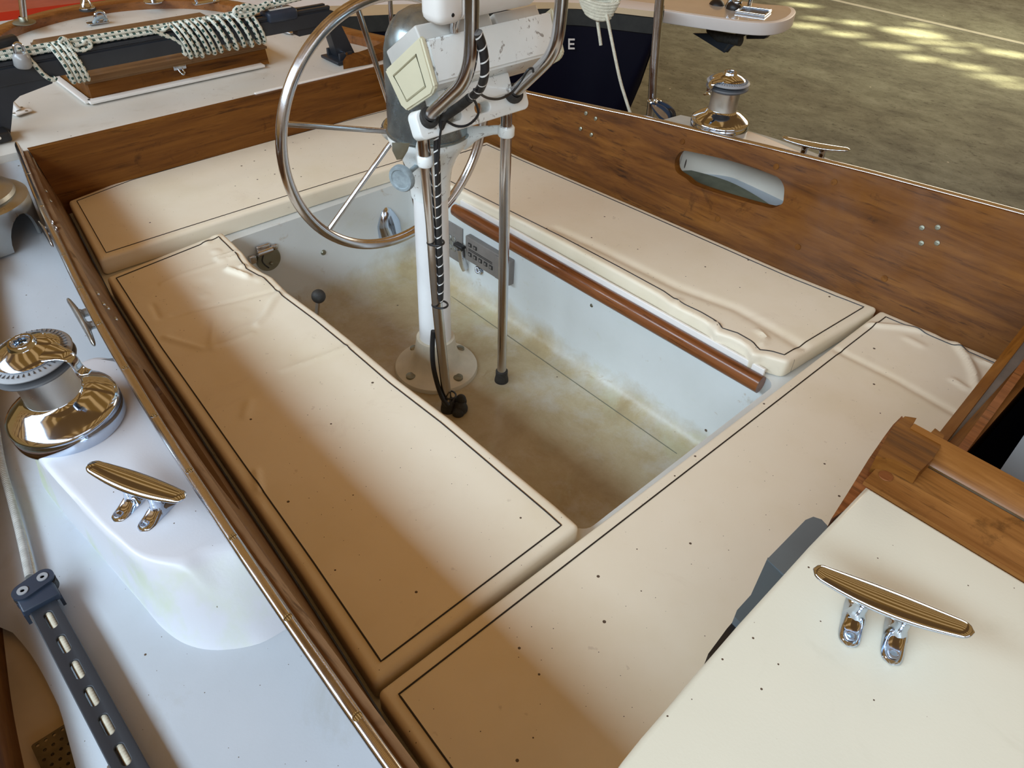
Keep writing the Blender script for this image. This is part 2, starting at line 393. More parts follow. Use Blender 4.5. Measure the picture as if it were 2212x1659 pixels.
        for ax, step in (cuts or []):
            lo = min(v.co[ax] for v in bm.verts); hi = max(v.co[ax] for v in bm.verts); x = lo+step
            while x < hi:
                co_ = [0,0,0]; co_[ax] = x; no = [0,0,0]; no[ax] = 1
                bmesh.ops.bisect_plane(bm, geom=bm.verts[:]+bm.edges[:]+bm.faces[:], plane_co=co_, plane_no=no); x += step
        bmesh.ops.recalc_face_normals(bm, faces=bm.faces[:]); bm.verts.index_update()
        s.add([mapf(Vector((v.co.x, v.co.y, v.co.z+thick/2))) for v in bm.verts], [[v.index for v in f.verts] for f in bm.faces], True)
        bm.free(); bpy.data.objects.remove(o); bpy.data.curves.remove(cu); bpy.data.meshes.remove(me); return s
    def build(s, name, mat, parent=None, smooth=True, fix=True):
        off = Vector((0,0,0))
        q = parent
        while q is not None and q.parent is not None: q = q.parent
        if q is not None and q.name in WORLDROOT: off = WORLDROOT[q.name]
        me = bpy.data.meshes.new(name); me.from_pydata([tuple(v-off) for v in s.v], [], s.f)
        me.materials.append(mat)
        if s.uv:
            ul = me.uv_layers.new(name='uv')
            for p in me.polygons:
                q = s.uv.get(p.index)
                if q:
                    for li, c in zip(p.loop_indices, q): ul.data[li].uv = c
        for p in me.polygons: p.use_smooth = smooth and (p.index not in s.flat)
        if fix:
            bm = bmesh.new(); bm.from_mesh(me); bmesh.ops.remove_doubles(bm, verts=bm.verts[:], dist=1e-6)
            bmesh.ops.recalc_face_normals(bm, faces=bm.faces[:]); bm.to_mesh(me); bm.free()
        if hasattr(me, 'set_sharp_from_angle') and smooth: me.set_sharp_from_angle(angle=math.radians(42))
        o = bpy.data.objects.new(name, me); COL.objects.link(o)
        if parent is not None: o.parent = parent
        return o
WORLDROOT = {}
def thing(name, label, cat, loc=(0,0,0), rotz=0, group=None, world=True):
    o = bpy.data.objects.new(name, None); COL.objects.link(o); o.empty_display_size = .05
    o.location = loc; o.rotation_euler = (0,0,rotz); o['label'] = label; o['category'] = cat
    if group: o['group'] = group
    if world: WORLDROOT[o.name] = Vector(loc)
    return o
def tag(o, label, cat, group=None):
    o['label'] = label; o['category'] = cat
    if group: o['group'] = group
    return o
def struct(name, mb, mat, smooth=True):
    o = mb.build(name, mat, None, smooth); o['kind'] = 'structure'; return o
def dup(root, loc, rotz, label, group=None):
    r = root.copy(); COL.objects.link(r); r.location = loc; r.rotation_euler = (0,0,rotz); r['label'] = label
    if group: r['group'] = group
    for ch in list(root.children):
        c = ch.copy(); COL.objects.link(c); c.parent = r
        for g in list(ch.children):
            d = g.copy(); COL.objects.link(d); d.parent = c
    return r
def stadium(cx, cy, L, W, n=10, ang=0):
    pts = []; r = W/2; h = L/2-r
    for k in range(n+1): a = -PI/2+PI*k/n; pts.append((h+r*math.cos(a), r*math.sin(a)))
    for k in range(n+1): a = PI/2+PI*k/n; pts.append((-h+r*math.cos(a), r*math.sin(a)))
    c, s_ = math.cos(ang), math.sin(ang)
    return [(cx+x*c-y*s_, cy+x*s_+y*c) for x, y in pts]
def rrect(x0, y0, x1, y1, r, n=6):
    pts = []
    for (cx, cy, a0) in ((x1-r, y1-r, 0), (x0+r, y1-r, 90), (x0+r, y0+r, 180), (x1-r, y0+r, 270)):
        for k in range(n+1): a = math.radians(a0+90*k/n); pts.append((cx+r*math.cos(a), cy+r*math.sin(a)))
    return pts
def curve(pts, n=8, closed=False):
    """Catmull-Rom through points"""
    P = [Vector(p) for p in pts]; N = len(P); out = []
    rng = range(N if closed else N-1)
    for i in rng:
        p0 = P[(i-1) % N] if (closed or i > 0) else P[0]*2-P[1]; p1 = P[i]; p2 = P[(i+1) % N]; p3 = P[(i+2) % N] if (closed or i < N-2) else P[-1]*2-P[-2]
        for k in range(n):
            t = k/n; out.append(.5*((2*p1)+(p2-p0)*t+(2*p0-5*p1+4*p2-p3)*t*t+(3*p1-p0-3*p2+p3)*t*t*t))
    if not closed: out.append(P[-1])
    return out
def screwhead(mb, c, n, r=.005, h=.0015):
    n = Vector(n).normalized(); mb.lathe([(r, 0), (r*.95, h*.6), (r*.6, h), (0, h)], c, n, 14)

# ================================================================== SETTING
CY = .98                                # boat centreline
def ztop(x): return .19+.065*(x+1.5)
def yN_rail(x): return interp(x, [-2.352,-1.977,-1.82,-1.62,-1.43,-1.246,-1.113,-1.005,-.918,-.791,-.643,-.494,-.346,-.286], [.402,.337,.311,.281,.253,.229,.214,.203,.194,.183,.171,.161,.152,.149])
def yN_base(x): return interp(x, [-2.188,-1.744,-1.402,-1.031,-.722,-.484,-.372], [.438,.371,.334,.301,.274,.250,.235])-.005
def yF_top(x): return interp(x, [-2.3,-1.655,-1.25,-.655,-.308], [1.575,1.653,1.73,1.803,1.822])
def yF_base(x): return interp(x, [-2.2,-1.81,-1.62,-1.14,-.709,-.472,-.2], [1.565,1.612,1.620,1.650,1.673,1.699,1.726])+.004
ZB = -.047                              # bench level
# ground of the shed
m = MB(); m.add([(-40,-20,-1.8),(30,-20,-1.8),(30,45,-1.8),(-40,45,-1.8)], [(0,1,2,3)]); struct('floor', m, M_FLOOR, False)
A, B = Pz(1800,0,-1.8), Pz(2212,95,-1.8); d = (B-A).normalized(); w = Vector((-d.y,d.x,0))*.055
m = MB(); m.prism([A-d*12-w, B+d*9-w, B+d*9+w, A-d*12+w], (0,0,.001), (0,0,.004)); struct('painted_floor_line', m, M_LINE, False)

# deck outline, starboard quarter -> stern -> port quarter
OUT = [(.3,-.25),(-.3,-.20),(-.64,-.158),(-.80,-.132),(-1.0,-.085),(-1.28,.005),(-1.7,.115),(-2.1,.22),(-2.5,.355),(-2.9,.47),(-3.2,.61),(-3.33,.80),(-3.37,1.0),(-3.33,1.2),(-3.19,1.38),(-2.9,1.50),(-2.5,1.60),(-2.1,1.74),(-1.7,1.85),(-1.28,1.95),(-.8,2.06),(-.3,2.14),(.3,2.2)]
def zdeckS(x):  # starboard side deck rises towards the stern
    return interp(x, [-2.35,-2.1,-1.3,.3], [.143,.11,.085,.085])
oc = curve([(x,y,0) for x,y in OUT], 6)
def oedge(x, port):
    c = [p for p in oc if (p.y > CY) == port]; c.sort(key=lambda p: p.x)
    return interp(x, [p.x for p in c], [p.y for p in c])
# aft deck (one smooth moulding, with the aft coaming standing at its forward edge)
m = MB(); pts = [p for p in oc if p.x < -2.2]
poly = [(-2.222, .43)]+[(-2.222, pts[0].y)]+[(p.x,p.y) for p in pts]+[(-2.222, pts[-1].y), (-2.222, 1.53)]
m.plate(poly, [], .10, lambda p: Vector((p.x, p.y, p.z+.045))); struct('aft_deck', m, M_AFT)
# starboard side deck with its hard inner edge curve
EX = [(-.5,-.095),(-.598,-.084),(-.692,-.071),(-.803,-.074),(-.845,-.080),(-.863,-.088),(-.90,-.13)]
def ydeck_edge(x):
    if x > -.86: return interp(-x, [-.3,.5,.598,.692,.76,.803,.845,.863], [-.14,-.095,-.084,-.071,-.071,-.074,-.081,-.090])
    return max(oedge(x, False)-.01, interp(x, [-.90,-.863], [-.14,-.09]) if x > -.90 else -9)
xs = [-2.225+k*(2.625/110) for k in range(111)]
def sd(u, v):
    x = xs[int(round(u*110))]; a = ydeck_edge(x); b = (yN_base(x)+yN_rail(x)+.019)/2-.013
    return Vector((x, lerp(a, b, v), zdeckS(x)-.018*(1-v)**8))
m = MB(); m.grid(sd, 110, 10); struct('side_deck', m, M_DECK)
m = MB(); m.grid(lambda u, v: Vector((lerp(-1.0,.4,u), lerp(oedge(lerp(-1.0,.4,u), False)-.02, -.04, v), .052)), 20, 2); struct('scupper_ledge', m, M_BEIGE)
def sd2(u, v):
    x = lerp(-2.222,.4,u); return Vector((x, lerp(yF_base(x)+.10, oedge(x, True), v), .05))
m = MB(); m.grid(sd2, 40, 3); struct('port_side_deck', m, M_DECK)
# topsides of this boat, so that it stands as a hull from other places
def hull(u, v):
    p = oc[int(round(u*(len(oc)-1)))]; c = Vector((p.x, CY, 0)); k = [1, .97, .85, .55, .05][int(round(v*4))]; z = [.05, -.25, -.7, -1.15, -1.4][int(round(v*4))]
    q = Vector((max(p.x, -3.37+.35*v) if p.x < -3 else p.x, CY+(p.y-CY)*k, z)); return q
m = MB(); m.grid(hull, len(oc)-1, 4); struct('hull_topsides', m, M_HULLW)
A, B = Pz(975,640,-.34), Pz(1462,980,-.34); d = (B-A).normalized()
m = MB(); m.prism([A+Vector((0,-.0012,0)), B+Vector((0,-.0012,0)), B+Vector((0,.0012,0)), A+Vector((0,.0012,0))], (0,0,-.002), (0,0,.0006)); struct('cockpit_sole_seam', m, M_SCREW, False)
# cockpit moulding: bench with the foot well sunk in it
x0, x1, y0, y1 = -1.80, -.503, .690, 1.315
m = MB()
bo = [(-2.235,.44)]+[(x, yN_base(x)+.002) for x in (-2.1,-1.744,-1.4,-1.03,-.72,-.48,-.2,-.16)]+[(x, yF_base(x)) for x in (-.16,-.472,-.709,-1.14,-1.62,-1.81,-2.1)]+[(-2.235,1.56)]
m.plate(bo, [rrect(x0,y0,x1,y1,.03)], .02, lambda p: Vector((p.x,p.y,ZB-.02+p.z)))
rings = [(ZB-.0199, 0), (-.10,.0), (-.20,.001), (-.285,.003)]+[(-.285-.055*math.sin(a), .003+.052*(1-math.cos(a))) for a in [k*PI/2/7 for k in range(1,8)]]
RN = len(rrect(0,0,1,1,.1,5)); vs = []
for z, i in rings:
    ia = i*1.25 if i > .003 else i
    vs += [(p[0], p[1], z) for p in rrect(x0+ia, y0+i, x1-i, y1-i, .03+i*.4, 5)]
fs = [(a*RN+k, a*RN+(k+1) % RN, (a+1)*RN+(k+1) % RN, (a+1)*RN+k) for a in range(len(rings)-1) for k in range(RN)]
fs.append([(len(rings)-1)*RN+k for k in range(RN)])
m.add(vs, fs); struct('cockpit_well', m, M_WELL)

# moulded winch islands
T = [(250,778),(200,768),(140,800),(85,865),(58,925),(82,991),(197,1120),(252,1170),(293,1202),(343,1216),(394,1216),(440,1197),(505,1185)]
Bp = [None]*5+[(119,1083),(220,1202),(302,1298),(350,1355),(402,1391),(470,1404),(560,1390),(640,1345)]
def island(mirror, name, mat, zb):
    top = [Pz(*p, .2) for p in T]; bot = []
    for i, p in enumerate(Bp):
        if p: q = Pz(*p, .086)
        else: q = top[i]+Vector((-.012 if i < 3 else -.006, -.012 if i > 1 else 0, 0))
        bot.append(Vector((q.x, q.y, zb)))
    top[0].y = yN_rail(top[0].x)+.004; top[-1].y = yN_rail(top[-1].x)+.004
    bot[0].y = max(bot[0].y, yN_rail(bot[0].x)+.01); bot[-1].y = yN_rail(bot[-1].x)+.03
    Tt, Bb = curve(top, 5), curve(bot, 5)
    cen = Vector((-.93, .16, 0)); rg = []
    for k in range(len(Tt)):
        t, b = Tt[k], Bb[k]; ins = Vector((cen.x-t.x, cen.y-t.y, 0)).normalized()
        out = -ins
        rg.append([t+ins*.014, t+ins*.006+Vector((0,0,-.0012)), t+ins*.001+Vector((0,0,-.005)), t.lerp(b,.12), t.lerp(b,.5), t.lerp(b,.85), b, b+out*.012+Vector((0,0,-.012))])
        rg[-1][5] += out*.003+Vector((0,0,-.002)); 
    for e_, dx in ((0, -.002), (-1, .002)):
        ex_ = [v+Vector((dx, .016, 0)) for v in rg[e_]]
        rg = [ex_]+rg if e_ == 0 else rg+[ex_]
    vs = []; n = len(rg); 
    for r_ in rg: vs += r_
    fs = [(k*8+j, (k+1)*8+j, (k+1)*8+j+1, k*8+j+1) for k in range(n-1) for j in range(7)]
    # top cap: strip from the ring's inset line to the coaming side
    o = len(vs)
    for r_ in rg:
        x = max(min(r_[0].x, top[-1].x-.002), top[0].x+.002); vs.append(Vector((x, yN_rail(x)+.012, .2)))
    fs += [(k*8, (k+1)*8, o+k+1, o+k) for k in range(n-1)]
    if mirror: vs = [Vector((v.x, max(2*CY-v.y, yF_top(v.x)+.027), v.z)) for v in vs]
    m = MB(); m.add(vs, fs); return struct(name, m, mat)
island(False, 'starboard_winch_plinth', M_ISLAND, .084)
island(True, 'port_winch_plinth', M_ISLAND_FAR, .04)

# cabin top and aft bulkhead
m = MB()
cabpx = [(1872,1048),(1750,1175),(1600,1340),(1555,1392),(1500,1455),(1440,1527),(1385,1590),(1345,1640),(1330,1662)]
cp = [Pz(*p, .30) for p in cabpx]
cab = [(p.x,p.y) for p in cp]+[(-.11,.22),(-.02,.08),(.15,0),(.9,-.1),(.9,.789)]
m.plate(cab, [], .03, lambda p: Vector((p.x,p.y,.27+p.z)), bevel=.007); struct('cabin_top', m, M_CABIN)
m = MB(); m.prism([(-.128,.34,0),(-.118,.27,0),(-.09,.20,0),(-.01,.09,0),(.16,.012,0),(.9,-.085,0),(.9,.78,0),(-.128,.78,0)], (0,0,-.2), (0,0,.275)); struct('cabin_trunk', m, M_CABIN, False)
m = MB()   # companionway: bulkhead under the sill and the near-black box for the dark opening behind it
m.box((-.125,1.33,.03), (.03,1.08,.22)); struct('companionway_bulkhead', m, M_TEAKY, False)
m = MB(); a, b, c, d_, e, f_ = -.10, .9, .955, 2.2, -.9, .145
m.add([(a,c,e),(b,c,e),(b,d_,e),(a,d_,e),(a,c,f_),(b,c,f_),(b,d_,f_),(a,d_,f_)], [(0,1,2,3),(0,1,5,4),(1,2,6,5),(2,3,7,6),(3,0,4,7)]); struct('cabin_interior', m, M_CABIN_SHADE, False)

# ================================================================== COAMINGS
def coaming_near():
    t = thing('cockpit_coaming', 'long teak coaming nearest the camera, stainless strip on its outer edge', 'coaming', (-1.2, .3, 0))
    def mp(p):
        x = p.x; yb, yi, zt = yN_base(x), yN_rail(x)+.019, ztop(x)
        return Vector((x, lerp(yb, yi, p.y)-p.z*(1+.0*p.y), lerp(-.05, zt, p.y)))
    hs = [(x, .69+(y)/.29) for x, y in stadium(-.965, 0, .36, .122)]
    m = MB(); m.plate([(-2.34,.0),(.05,0),(.05,1),(-2.34,1)], [hs], .020, mp, cuts=[(0,.05)]); m.build('board', M_CAP, t, True)
    m = MB(); m.tube([(x, yN_rail(x), ztop(x)+.001) for x in [-2.34+k*.06 for k in range(41)]], .0075, 14, ref=(0,0,1), flat=(1,.75)); m.build('rail_strip', M_STEEL, t)
    for px, py in ((60,375),(96,444),(141,548),(177,619),(217,697),(271,794),(334,897),(409,1017),(502,1161),(620,1335),(768,1551)):
        q = Pz(px, py, .2); x = q.x*.98
        for _ in range(5): q = Pz(px, py, ztop(x)+.006); x = q.x
        m = MB(); screwhead(m, (x, yN_rail(x), ztop(x)+.0062), (0,-.15,1), .0052, .0014); m.box((x, yN_rail(x), ztop(x)+.0078), (.006,.0009,.0008)); m.build('screw', M_CHROME, t)
    for px, py in ((207,637),(221,659),(232,665),(248,690),(98,414),(108,435)):
        best = None
        for k in range(401):
            x = -2.3+k*.005
            for tt in (.15,.25,.35,.45,.55,.65,.75,.85,.95):
                P = mp(Vector((x, tt, 0))); q = P-CAM; c = R3.transposed() @ q
                e = (c.x/c.z*F+IW/2-px)**2+(c.y/c.z*F+IH/2-py)**2
                if best is None or e < best[0]: best = (e, P)
        m = MB(); screwhead(m, best[1]+Vector((0,.0005,0)), (0,1,.3), .0048, .003); m.build('bolt', M_CHROME, t)
    return t
coaming_near()
def coaming_far():
    t = thing('cockpit_coaming', 'long teak coaming board with oblong hand slot on the far side of the cockpit', 'coaming', (-1.2, 1.66, 0))
    def mp(p):
        x = p.x; yb, yi, zt = yF_base(x), yF_top(x), ztop(x)
        if x < -2.2: zt = lerp(zt, .148, min(1, (-2.2-x)/.12))
        return Vector((x, lerp(yb, yi, p.y)+p.z, lerp(-.05, zt, p.y)))
    # slot, slightly canted as in the board
    def inv(px, py):
        best = None
        for k in range(300):
            x = -1.7+k*.005
            for tt in [j/60 for j in range(8,61)]:
                P = mp(Vector((x, tt, 0))); c = R3.transposed() @ (P-CAM); e = (c.x/c.z*F+IW/2-px)**2+(c.y/c.z*F+IH/2-py)**2
                if best is None or e < best[0]: best = (e, x, tt, P)
        return best
    hole = []
    for px, py in ((1458,350),(1462,335),(1474,326),(1492,326),(1580,349),(1660,374),(1682,386),(1693,403),(1694,423),(1688,440),(1674,449),(1655,449),(1580,427),(1505,402),(1480,387),(1463,370)):
        _, x, tt, _p = inv(px, py); hole.append((x, tt))
    hole = [(p.x, p.y) for p in curve([(a,b,0) for a,b in hole], 4, True)]
    m = MB(); m.plate([(-2.36,0),(.02,0),(.02,1),(-2.36,1)], [hole], .022, mp, cuts=[(0,.06)]); m.build('board', M_TEAKX, t, True)
    m = MB(); m.tube([(x, yF_top(x)+.015, ztop(x)+.001) for x in [-2.2+k*.06 for k in range(38)]], .0065, 12, ref=(0,0,1), flat=(1.3,.7)); m.build('rail_strip', M_STEEL, t)
    for px, py in ((1990,490),(2027,490),(1988,526),(2024,526),(1265,245),(1287,258),(1255,279),(1277,291)):
        m = MB(); P = inv(px, py)[3]; screwhead(m, P-Vector((0,.0002,0)), (0,-1,.3), .0062, .0025); m.box(P-Vector((0,.0028,-.001)), (.008,.0008,.0012)); m.build('screw', M_SCREW, t)
    for px, py in ((1475,307),(1675,361),(1801,392),(1551,473),(1723,534),(1908,602),(1145,315)):
        m = MB(); P = inv(px, py)[3]; m.lathe([(0,.0012),(.0075,.0012),(.008,0)], P, (0,-1,.25), 20); m.build('wood_plug', M_TEAKY, t)
    return t
coaming_far()
t = thing('cockpit_coaming', 'short teak coaming board across the cockpit below the white stern deck', 'coaming', (-2.22, .98, 0))
m = MB(); m.prism([(-2.229,.434,-.049),(-2.229,1.548,-.049),(-2.229,1.562,.147),(-2.229,.400,.147)], (0,0,0), (.016,0,0)); m.build('board', M_TEAKY, t)
# corner knee where the far coaming ends on the deck
kp = [Pz(*p, .15) for p in ((742,147),(800,136),(845,120),(846,96),(822,108),(795,120),(775,127),(752,131))]
m = MB(); m.prism(kp, (0,0,-.004), (0,0,.022)); m.build('corner_knee', M_TEAKX, t, False)
m = MB(); m.bbox((-2.231, 1.28, .148), (.012, .46, .006), .002); m.build('sealing_bead', M_WHITEPL, t)

# storage cubby behind the slot of the far coaming
m = MB()
def cub(u, v):
    x = lerp(-1.26, -.68, u); yb = 1.90+.05*math.sin(PI*u); a = v*5
    k_ = yF_top(x)+.040-1.77; yb += k_*.6; P = [(1.775+k_,.188),(yb,.18),(yb+.005,.14),(yb-.01,.09),(yb-.04,.045),(1.745+k_,.035)]
    i = min(4, int(a)); f = a-i; return Vector((x, lerp(P[i][0],P[i+1][0],f), lerp(P[i][1],P[i+1][1],f)))
m.grid(cub, 24, 20); struct('coaming_cubby', m, M_LINER)
m = MB(); pts = []
for k in range(25):
    u = k/24; x = lerp(-1.22,-.70,u); pts.append((x, 1.872-.22*abs(u-.34)**1.6, .055+.006*math.sin(PI*u)))
m.add([p for q in pts for p in (q, (q[0], 1.752, .050))], [(2*k,2*k+2,2*k+3,2*k+1) for k in range(24)]); struct('cubby_shelf', m, M_GRIME, False)

# ================================================================== CUSHIONS
def crease_fn(cr, bumps=()):
    segs = []
    for pts, amp, wd in cr:
        P = [Pz(*p, 0) for p in pts]
        for a, b in zip(P, P[1:]): segs.append((a.x,a.y,b.x,b.y,amp,wd))
    bb = [(Pz(*p, 0), amp, r) for p, amp, r in bumps]
    def f(x, y):
        z = 0; best = {}
        for i, (ax,ay,bx,by,amp,wd) in enumerate(segs):
            dx, dy = bx-ax, by-ay; L2 = dx*dx+dy*dy; t = max(0, min(1, ((x-ax)*dx+(y-ay)*dy)/L2)); d = math.hypot(x-ax-dx*t, y-ay-dy*t)
            if d < wd*4:
                g = amp*math.exp(-(d/wd)**2)
                if abs(g) > abs(best.get((amp,wd), 0)): best[(amp,wd)] = g
        z = sum(best.values())*1.5
        for P, amp, r in bb:
            d = math.hypot(x-P.x, y-P.y)
            if d < r*3: z += amp*math.exp(-(d/r)**4)
        return z
    return f
def cushion(name, label, S, nu, nv, Lu, Lv, disp, group, r=.009, zt=0.0, zb=ZB+.002, inset=.022, pr=.0014, sides='0123'):
    rp = 4
    def us(L, n):
        e = [r*(1-math.cos(k/rp*PI/2))/L for k in range(rp)]; a = r/L
        return e+[a+(1-2*a)*k/n for k in range(n+1)]+[1-q for q in reversed(e)]
    U, V = us(Lu, nu), us(Lv, nv)
    def pos(u, v, dz=0):
        du, dv = min(u,1-u)*Lu, min(v,1-v)*Lv; uu, vv = u, v
        if du < r and dv < r:
            a, b = r-du, r-dv; mx = max(a,b); h = math.hypot(a,b)
            k = mx/h if h > 0 else 1; a2, b2 = a*k, b*k
            uu = (r-a2)/Lu if u < .5 else 1-(r-a2)/Lu; vv = (r-b2)/Lv if v < .5 else 1-(r-b2)/Lv; d = r-mx
        else: d = min(du, dv)
        p = S(uu, vv); z = zt
        if d < r: z += -r+math.sqrt(max(0, r*r-(r-d)**2))
        w = min(1, max(0, d/(r*1.5)))
        return Vector((p[0], p[1], z+disp(p[0], p[1])*w+dz))
    m = MB(); nU, nV = len(U), len(V)
    vs = [pos(u, v) for u in U for v in V]
    fs = [(i*nV+j, (i+1)*nV+j, (i+1)*nV+j+1, i*nV+j+1) for i in range(nU-1) for j in range(nV-1)]
    ring = [i*nV for i in range(nU)]+[(nU-1)*nV+j for j in range(1,nV)]+[i*nV+nV-1 for i in range(nU-2,-1,-1)]+[j for j in range(nV-2,0,-1)]
    o = len(vs); n = len(ring); cx = sum(vs[i].x for i in ring)/n; cy = sum(vs[i].y for i in ring)/n
    for zz in (zb+.006, zb):
        for i in ring:
            p = vs[i]; q = Vector((p.x, p.y, zz))
            if zz == zb: q += Vector((cx-p.x, cy-p.y, 0)).normalized()*.004
            vs.append(q)
    for k in range(n): fs.append((ring[k], ring[(k+1) % n], o+(k+1) % n, o+k)); fs.append((o+k, o+(k+1) % n, o+n+(k+1) % n, o+n+k))
    fs.append([o+n+k for k in range(n)])
    m.add(vs, fs); 
    c = m.build(name, M_VINYL); tag(c, label, 'cushion', group)
    iu, iv = inset/Lu, inset/Lv; path = []
    N = 110
    for k in range(N): path.append((lerp(iu,1-iu,k/N), iv))
    for k in range(N//2): path.append((1-iu, lerp(iv,1-iv,k/(N//2))))
    for k in range(N): path.append((lerp(1-iu,iu,k/N), 1-iv))
    for k in range(N//2): path.append((iu, lerp(1-iv,iv,k/(N//2))))
    m = MB(); m.tube([pos(u, v, .0004) for u, v in path], pr, 6, closed=True); pp = m.build('piping', M_PIPE, c)
    return c
GR = 'cream vinyl cockpit cushions'
inpx = [(478,503),(505,528),(525,548),(548,580),(590,602),(622,634),(700,690),(760,738),(860,822),(975,908),(1110,1020),(1200,1094),(1250,1138)]
ins = [Pz(*p, -.004) for p in inpx]; inX, inY = [p.x for p in ins], [p.y for p in ins]
def S_near(u, v):
    x = lerp(lerp(-1.744,-.492,u), lerp(-1.775,-.493,u), v); yo = interp(x, [-1.744,-1.402,-1.031,-.722,-.484], [.371,.334,.301,.274,.250])
    return (x, lerp(yo, interp(x, inX, inY), v))
cn = crease_fn([([(610,628),(591,650),(573,681),(555,702)], .0035, .007), ([(375,681),(500,653),(610,625)], -.0022, .005), ([(350,615),(391,596),(485,566)], .002, .005),
  ([(470,559),(516,546),(530,550)], .004, .007), ([(494,584),(535,599)], .0065, .008), ([(474,565),(510,556)], .0038, .007), ([(359,731),(441,756),(500,740),(545,722)], .0025, .006),
  ([(463,697),(457,744)], .002, .006), ([(610,802),(680,778),(754,750)], .0022, .005), ([(330,660),(345,690),(402,678)], -.0015, .006), ([(540,870),(530,900)], .002, .008), ([(400,500),(470,512)], .003, .008),
  ([(560,1100),(572,1150)], .004, .006), ([(555,1020),(560,1060)], .003, .006)],
  [((436,615), -.0024, .022), ((443,640), .0025, .012), ((525,578), .006, .010), ((468,545), .003, .012), ((560,605), .003, .012), ((520,680), .0015, .02), ((462,755), .003, .009), ((445,525), .003, .012), ((645,768), -.001, .02)])
cushion('seat_cushion', 'long cream seat cushion lying against the nearest coaming, wrinkled at its stern end', S_near, 190, 70, 1.26, .37, cn, GR, zt=.002)
fin = [Pz(*p, -.006) for p in ((985,400),(1200,520),(1330,590),(1420,640),(1450,662),(1470,672),(1500,686),(1530,704),(1545,722),(1580,733),(1612,752),(1625,770),(1650,772),(1698,786))]
def S_far(u, v):
    x = lerp(lerp(-1.795,-.503,u), lerp(-1.79,-.475,u), v); yi = interp(x, [-1.79]+[p.x for p in fin[1:]], [1.302]+[p.y for p in fin[1:]])
    return (x, lerp(yi, interp(x, [-1.81,-1.62,-1.14,-.709,-.472], [1.609,1.616,1.645,1.668,1.695]), v))
cf = crease_fn([([(1200,493),(1300,539),(1465,621),(1589,666),(1692,724),(1745,757)], -.003, .014), ([(1466,648),(1455,668)], .003, .007), ([(1550,700),(1542,718)], .004, .006), ([(1640,715),(1655,730),(1645,745)], .004, .006), ([(1520,690),(1528,705)], .003, .006), ([(1600,735),(1612,752)], .003, .005)])
cushion('seat_cushion', 'long cream seat cushion below the coaming with the oblong slot, above the wooden rail', S_far, 170, 50, 1.30, .34, cf, GR)
def S_aft(u, v):   # u along y, v from stern to forward
    a = Vector((lerp(-2.190,-2.226,min(1,u*6))-.012*math.sin(PI*u), lerp(.440,1.545,u))); b = Vector((lerp(-1.835,-1.808,u)-.004*math.sin(PI*u), lerp(.388,1.600,u))); p = a.lerp(b, v); return (p.x, p.y)
cushion('seat_cushion', 'wide cream cushion across the stern end of the cockpit behind the steering wheel', S_aft, 120, 40, 1.15, .38, crease_fn([([(430,420),(600,360)], .001, .03)]), GR, pr=.0011)
def S_br(u, v):    # u along y, v from stern to forward
    a = Vector((lerp(-.483,-.467,u), lerp(.248,1.692,u))); b = Vector((lerp(-.155,-.155,u), lerp(.225,1.716,u))); p = a.lerp(b, v); return (p.x, p.y)
cb = crease_fn([([(2063,737),(2091,776),(2105,806),(2110,842)], .0055, .008), ([(1800,751),(1939,820),(2069,895)], -.0022, .009), ([(1875,700),(1952,707),(2022,720)], .004, .008), ([(2000,716),(2030,722),(2060,735)], -.003, .006),
   ([(2100,770),(2145,790)], .003, .007), ([(2060,820),(2090,840)], .003, .007), ([(1960,730),(1990,745)], .002, .01)])
cushion('seat_cushion', 'broad cream cushion across the forward end of the foot well, running to the companionway', S_br, 210, 50, 1.45, .31, cb, GR, zt=-.001)

# teak handrail on the far wall of the foot well
t = thing('wooden_rail', 'round-nosed brown wooden rail fixed along the far wall of the foot well', 'rail', (-1.05, 1.30, -.06))
m = MB(); N = 40; rp_ = []; rr = []
for k in range(N+1):
    x = lerp(-1.575,-.528,k/N); rp_.append((x, 1.294, -.056)); e = min(k, 3)/3; rr.append(.0185*(math.sin(PI/2*(.62+.38*e))))
m.tube(rp_, rr, 16, flat=(1,1.15)); m.build('rail', M_RAILWOOD, t)
m = MB(); m.bbox((-1.05,1.311,-.050), (1.03,.008,.05), .002); m.build('backing_strip', M_WHITEPL, t)

